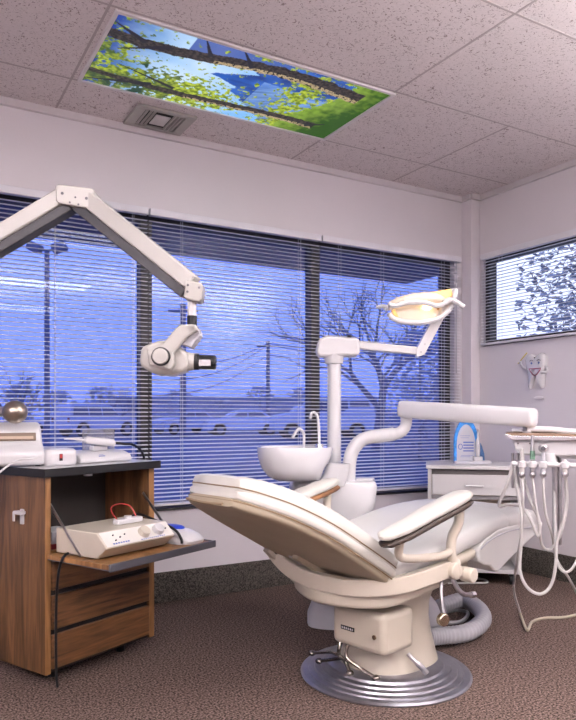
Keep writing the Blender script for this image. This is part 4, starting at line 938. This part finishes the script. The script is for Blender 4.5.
ep = MB().tube([V(e1.x-.002, yy, e1.z), V(e1.x+.012, yy, e1.z), V(e1.x+.013, yy, e1.z), V(e2.x-.004, yy, e2.z), V(e2.x, yy, e2.z)], [.0235, .0235, .021, .0205, .018], 28).build('eyepiece', BLACK, mr, angle=30)
s_ = ml(205, 363, 1.96); lbl(MB().box((s_.x, yy-.0205, s_.z), (.034, .003, .018)).build('scale_window', STEEL, ep), 'silver scale label')
mp('lens_base', [(163, 371), (186, 368), (184, 372), (172, 376), (164, 375)], -.005, .05, WHITE, .004)

# ================================================================== OUTSIDE
GZ = -.12
def blue(c, k=1): return (c[0]*k, c[1]*k, c[2]*k)
ASPH = mat('asphalt', (.20, .225, .30), .9, vary=.25, vscale=.15)
g = MB().box((20, 56, GZ-.05), (260, 104, .1)).build('ground', ASPH, smooth=False); struct(g)
g = MB().box((80, -10, GZ-.05), (140, 28, .1)).build('ground', ASPH, smooth=False); struct(g)
EAVE = mat('eave_paint', (.16, .15, .19), .8)
b = MB(); b.box((1.2, (W+TH+5.15)/2, 2.35), (6.2, 5.15-W-TH, .2)); b.box(((W+TH+4.30)/2, (3.55-4.4)/2, 2.35), (4.30-W-TH, 3.55+4.4, .2))
struct(b.build('roof_eave', EAVE))
LINE = mat('paint_line', (.55, .55, .6), .8)
for k in range(9):
    p = cam2w(-14+k*5.2, 27, 0)
    tag(MB().box((p.x, p.y, GZ+.004), (.14, 5.0, .008), rz=.25).build('parking_line', LINE), 'pale painted parking line on the asphalt outside the window', 'road marking', 'painted parking lines in the car park')
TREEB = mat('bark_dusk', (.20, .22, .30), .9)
TREEF = mat('far_twigs_haze', (.38, .42, .55), .9)  # paler than the near bark: distance haze painted into the colour
def bare_tree(label, px, d, height, spread, depth=6, seed=1, gr=None, r0=.16, fork=.22):
    rnd = random.Random(seed); base = cam2w((px-288)/F*d, d, GZ)
    r = thing('bare_tree', label, 'tree', base, 0, gr)
    tk = MB(); bb = MB()
    def grow(p, dr, L, rad, lv):
        seg = 3; pts = [p]; q = p.copy(); dd = dr.copy(); jt = .05 if lv == 0 else .13
        for s in range(seg):
            dd = (dd + V(rnd.gauss(0, jt), rnd.gauss(0, jt), rnd.gauss(.04, .07))).normalized(); q = q + dd*L/seg; pts.append(q.copy())
        tgt = tk if lv == 0 else bb
        tgt.tube(pts, [max(.009, rad*(1-.35*i/seg)) for i in range(seg+1)], 6 if lv < 2 else 3)
        if lv >= depth: return
        nb_ = 4 if lv == 0 else (3 if lv < depth-1 else 3); a0 = rnd.uniform(0, 6.28)
        e1 = dd.orthogonal().normalized(); e2 = dd.cross(e1)
        for k in range(nb_):
            st = pts[-1] if k < 2 else (pts[2] if k < 4 else pts[1].lerp(pts[2], .5))
            az = a0 + k*2.4 + rnd.uniform(-.4, .4); an = spread*rnd.uniform(.7, 1.4)*(1.25 if lv == 0 else 1)
            nd = dd*math.cos(an) + (e1*math.cos(az)+e2*math.sin(az))*math.sin(an)
            grow(st, nd, L*rnd.uniform(.62, .84), rad*.60, lv+1)
    grow(V(0, 0, 0), V(0, 0, 1), height*fork, r0, 0)
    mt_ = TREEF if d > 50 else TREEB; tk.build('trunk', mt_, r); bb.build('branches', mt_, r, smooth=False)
bare_tree('large bare forked tree outside, behind the operating lamp', 376, 21, 6.4, .48, 5, 23, r0=.17, fork=.30)
bare_tree('bare rounded tree outside at the far left of the window', 18, 24, 4.6, .60, 5, 5, r0=.11)
bare_tree('bare tree outside right of the lamp post, behind the microscope arm', 118, 40, 4.2, .6, 5, 8, r0=.10)
bare_tree('bare tree outside close to the corner column', 425, 30, 6.0, .6, 5, 18, r0=.14)
rn = random.Random(3)
for i, px in enumerate((-10, 62, 92, 150, 182, 208, 236, 262, 292, 322, 348, 392, 412, 440)):
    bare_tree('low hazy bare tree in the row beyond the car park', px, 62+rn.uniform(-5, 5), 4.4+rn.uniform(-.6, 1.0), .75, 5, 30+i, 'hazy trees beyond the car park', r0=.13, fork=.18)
HEDGE = mat('hedge_haze_tint', (.40, .44, .54), .95, vary=.2, vscale=2)  # horizon haze mixed into the leaf colour
def leafy(name, label, base, h, w, n, seed, gr=None, cone=False, sz=.07, cat='tree', m=HEDGE):
    rnd = random.Random(seed); r = thing(name, label, cat, base, 0, gr); b = MB()
    for _ in range(n):
        a = rnd.uniform(0, 2*PI); z = rnd.random()
        rad = w*(1-z*.85 if cone else math.sqrt(max(.02, 1-(2*z-.7)**2*.55)))*math.sqrt(rnd.random())
        p = V(rad*math.cos(a), rad*math.sin(a), h*(z*.97+.03)); u = V(rnd.gauss(0,1), rnd.gauss(0,1), rnd.gauss(0,.6)).normalized(); v_ = u.orthogonal().normalized()
        s = sz*rnd.uniform(.5, 1.5); b.quad(p-u*s-v_*s*.5, p+u*s-v_*s*.5, p+u*s+v_*s*.5, p-u*s+v_*s*.5)
    b.build('foliage', m, r, smooth=False)
    MB().tube([V(0, 0, 0), V(0, 0, h*.85)], [w*.06, w*.015], 6).build('trunk', TREEB, r)
for i, px in enumerate((-20, 20, 60, 100, 140, 180, 220, 260, 300, 340, 380, 420, 460)):
    leafy('hedge', 'low hazy hedge section on the far side of the car park', cam2w((px-288)/F*72, 72, GZ), rn.uniform(1.6, 4.4), 2.05, 260, 60+i, 'hedge beyond the car park', sz=.22, cat='hedge')
leafy('shrub', 'dense twiggy shrub outside behind the lamp elbow', cam2w((420-288)/F*17, 17, GZ), 3.2, .95, 2200, 90, sz=.05, cat='shrub')
# conifer seen through the side window
leafy('evergreen_tree', 'tall evergreen tree seen through the small side window', V(9.74, 7.08, GZ), 6.4, 1.2, 5600, 77, cone=False, sz=.048, m=mat('evergreen', (.20, .23, .34), .95, vary=.5, vscale=3))
leafy('evergreen_tree', 'smaller evergreen beside the tall one outside the side window', V(12.2, 9.0, GZ), 3.6, 1.0, 1400, 78, cone=False, sz=.06, m=mat('evergreen', (.20, .23, .34), .95))
# poles and wires
def pole(label, px, d, ztop, r_, name='utility_pole', arms=True):
    base = cam2w((px-288)/F*d, d, GZ); r = thing(name, label, 'pole', base, -PI/6)
    MB().cyl((0, 0, 0), (0, 0, ztop-GZ), r_*1.2, r_, n=12).build('post', TREEB, r)
    if arms: MB().box((0, 0, ztop-GZ-.35), (1.5, .1, .1)).build('cross_arm', TREEB, r)
    return r, base
r, pb1 = pole('slim utility pole outside carrying wires, right of the microscope', 268, 45, EYE+75/F*45, .12)
r, pb2 = pole('tall utility pole with cross arm outside, behind the microscope wrist', 183, 34, EYE+112/F*34, .14)
for k, (z1, z2) in enumerate(((3.0, 3.2), (2.2, 2.9), (4.2, 4.0))):
    a = cam2w((140-288)/F*34, 34, EYE+z1-1.2); c = cam2w((268-288)/F*45, 45, EYE+z2+1.5-k*.35); e = cam2w((430-288)/F*55, 55, EYE+z2+3.0)
    pts = [a+(c-a)*t/8-V(0, 0, math.sin(PI*t/8)*.8) for t in range(9)]+[c+(e-c)*t/8-V(0, 0, math.sin(PI*t/8)*.9) for t in range(1, 9)]
    tag(MB().tube(pts, .028, 5).build('power_line', TREEB), 'power line strung between the poles outside', 'wire', 'power lines outside')
r, pb = pole('parking lot lamp post with two floodlight heads outside at left', 47, 21, EYE+166/F*21, .075, 'lamp_post', False)
zt = EYE+166/F*21-GZ
for sx in (-1, 1):
    MB().bar([V(0, 0, zt-.03), V(sx*.25, 0, zt+.02)], .06, .06).build('bracket', TREEB, r)
    MB().box((sx*.38, 0, zt+.08), (.42, .35, .26), M=Matrix.Rotation(-sx*.35, 3, 'Y')).build('floodlight', TREEB, r, bevel=.03)
# vehicles
def vehicle(name, label, px, d, L, Hh, wd, kind, rz, m):
    base = cam2w((px-288)/F*d, d, GZ); r = thing(name, label, 'vehicle' if kind != 'car' else 'car', base, rz, 'vehicles parked outside')
    h = Hh
    if kind == 'van': prof = [(-.5, .22), (-.5, .55), (-.49, .62), (-.47, .94), (-.44, 1.0), (.10, 1.0), (.18, .96), (.30, .66), (.46, .58), (.5, .50), (.5, .22)]
    elif kind == 'suv': prof = [(-.5, .24), (-.5, .58), (-.47, .95), (-.43, 1.0), (.05, 1.0), (.12, .96), (.22, .64), (.46, .57), (.5, .48), (.5, .24)]
    else: prof = [(-.5, .20), (-.5, .58), (-.46, .66), (-.34, .70), (-.22, .97), (-.15, 1.0), (.06, 1.0), (.12, .97), (.25, .70), (.46, .60), (.5, .46), (.5, .20)]
    wh = .33 if kind == 'car' else .37; ax = (-.31*L, .33*L); poly = [(x*L, z*h) for x, z in prof]
    zb = prof[0][1]*h; arc = []
    for cxx in reversed(ax):
        arc += [(cxx+wh*1.12*math.cos(t*PI/8), max(zb, wh+wh*1.12*math.sin(t*PI/8))) for t in range(9)]
    poly = poly+arc
    belt = .60*h
    def pt(x, z, s): y = wd/2*(1-.22*max(0, (z-belt)/(h-belt)) if z > belt else 1); return (x, -y+2*y*s, z)
    MB().prism(poly, pt).build('body', m, r, bevel=.03)
    gl = mat('car_glass', (.14, .16, .24), .08, coat=.5)
    if kind == 'car': wins = [[(-.29, .72), (-.20, .92), (-.04, .93), (-.04, .72)], [(-.02, .72), (-.02, .93), (.07, .92), (.18, .72)]]
    else: wins = [[(-.45, .67), (-.43, .93), (-.24, .93), (-.24, .67)], [(-.22, .67), (-.22, .93), (-.05, .93), (-.05, .67)], [(-.03, .67), (-.03, .93), (.09, .93), (.20, .67)]]
    for w in wins:
        for s in (0, 1):
            e = 1 if s else -1
            q = MB(); q.prism([(x*L, z*h) for x, z in w], lambda u, v, k: tuple(V(*pt(u, v, s))+V(0, e*(.012-.02*k), 0))); q.build('side_window', gl, r)
    q = MB(); x0, z0, x1, z1 = ((.245, .71, .125, .965) if kind == 'car' else (.29, .68, .185, .95) if kind == 'van' else (.215, .66, .125, .94))
    q.loft([[V(x0*L+.02, -wd*.42, z0*h), V(x0*L+.02, wd*.42, z0*h), V(x1*L+.02, wd*.37, z1*h), V(x1*L+.02, -wd*.37, z1*h)], [V(x0*L-.03, -wd*.42, z0*h-.01), V(x0*L-.03, wd*.42, z0*h-.01), V(x1*L-.03, wd*.37, z1*h-.01), V(x1*L-.03, -wd*.37, z1*h-.01)]]).build('windshield', gl, r)
    for x in ax:
        for s in (-1, 1):
            t_ = MB().cyl((x, s*(wd/2-.20), wh), (x, s*(wd/2-.01), wh), wh, n=22).build('wheel', BLACK, r, bevel=.02)
            MB().cyl((x, s*(wd/2-.02), wh), (x, s*(wd/2+.0), wh), wh*.58, n=16).build('hubcap', STEEL, t_)
    for s in (-1, 1):
        MB().box((.49*L, s*wd*.36, .47*h), (.06, wd*.18, .13*h)).build('headlight', GREYL, r, bevel=.01); MB().box((-.5*L, s*wd*.42, .52*h), (.04, wd*.1, .14*h)).build('tail_light', RED, r, bevel=.01)
CARW = mat('car_pale', (.88, .90, .95), .35, coat=.4); CARB = mat('car_blue_grey', (.62, .66, .78), .35, coat=.4)
vehicle('van', 'pale van parked outside behind the lamp pole', 322, 33, 4.9, 1.95, 1.9, 'van', math.radians(160), CARW)
vehicle('car', 'pale sedan parked just left of the van outside', 243, 38, 4.3, 1.42, 1.7, 'car', math.radians(165), CARW)
vehicle('car', 'blue-grey sedan parked outside below the microscope', 186, 41, 4.3, 1.42, 1.7, 'car', math.radians(195), CARB)
vehicle('sport_utility_vehicle', 'grey sport utility vehicle parked outside just above the cabinet', 96, 37, 4.3, 1.7, 1.8, 'suv', math.radians(20), CARB)
vehicle('car', 'pale sedan parked outside at the far left behind the slotted device', 62, 41, 4.2, 1.4, 1.7, 'car', math.radians(170), CARW)
# far building
bl = thing('building', 'long low building beyond the trees across the car park', 'building', cam2w(-6, 92, GZ), -PI/6)
MB().box((0, 0, 1.6), (34, 9, 3.2)).build('wall', mat('far_wall', (.5, .52, .6), .9), bl); MB().box((0, 0, 3.35), (35, 10, .35)).build('roof', mat('far_roof', (.42, .44, .52), .9), bl)

# ================================================================== SKY, CAMERA, VIEW
wl = bpy.data.worlds.new('dusk'); bpy.context.scene.world = wl; wl.use_nodes = True; nt = wl.node_tree; nt.nodes.clear()
o = nt.nodes.new('ShaderNodeOutputWorld'); bg = nt.nodes.new('ShaderNodeBackground'); tc = nt.nodes.new('ShaderNodeTexCoord'); sx = nt.nodes.new('ShaderNodeSeparateXYZ')
nt.links.new(tc.outputs['Generated'], sx.inputs[0])
r1 = nt.nodes.new('ShaderNodeValToRGB'); e = r1.color_ramp.elements
e[0].position = 0; e[0].color = (.60, .68, .92, 1); e[1].position = .60; e[1].color = (.55, .66, 1.0, 1)
k = e.new(.08); k.color = (.80, .86, 1.05, 1); k = e.new(.22); k.color = (.82, .90, 1.12, 1)
nt.links.new(sx.outputs['Z'], r1.inputs['Fac'])
nz = nt.nodes.new('ShaderNodeTexNoise'); nz.inputs['Scale'].default_value = 3; nz.inputs['Detail'].default_value = 3; nt.links.new(tc.outputs['Generated'], nz.inputs['Vector'])
m2 = nt.nodes.new('ShaderNodeMix'); m2.data_type = 'RGBA'; m2.blend_type = 'MULTIPLY'; m2.inputs['Factor'].default_value = .3
nt.links.new(r1.outputs[0], m2.inputs['A']); nt.links.new(nz.outputs['Fac'], m2.inputs['B'])
nt.links.new(m2.outputs['Result'], bg.inputs['Color']); bg.inputs['Strength'].default_value = 1.9; nt.links.new(bg.outputs[0], o.inputs[0])

cd = bpy.data.cameras.new('camera'); cam = bpy.data.objects.new('camera', cd); C.objects.link(cam)
cam.location = (0, 0, EYE); cam.rotation_euler = (PI/2, 0, -PI/6); cd.sensor_fit = 'HORIZONTAL'; cd.sensor_width = 36; cd.lens = F/576*36; cd.shift_y = 56/576; cd.clip_start = .02; cd.clip_end = 500
s = bpy.context.scene; s.camera = cam
s.view_settings.view_transform = 'Standard'; s.view_settings.look = 'None'; s.view_settings.gamma = 1; s.view_settings.use_curve_mapping = False; s.view_settings.exposure = 0
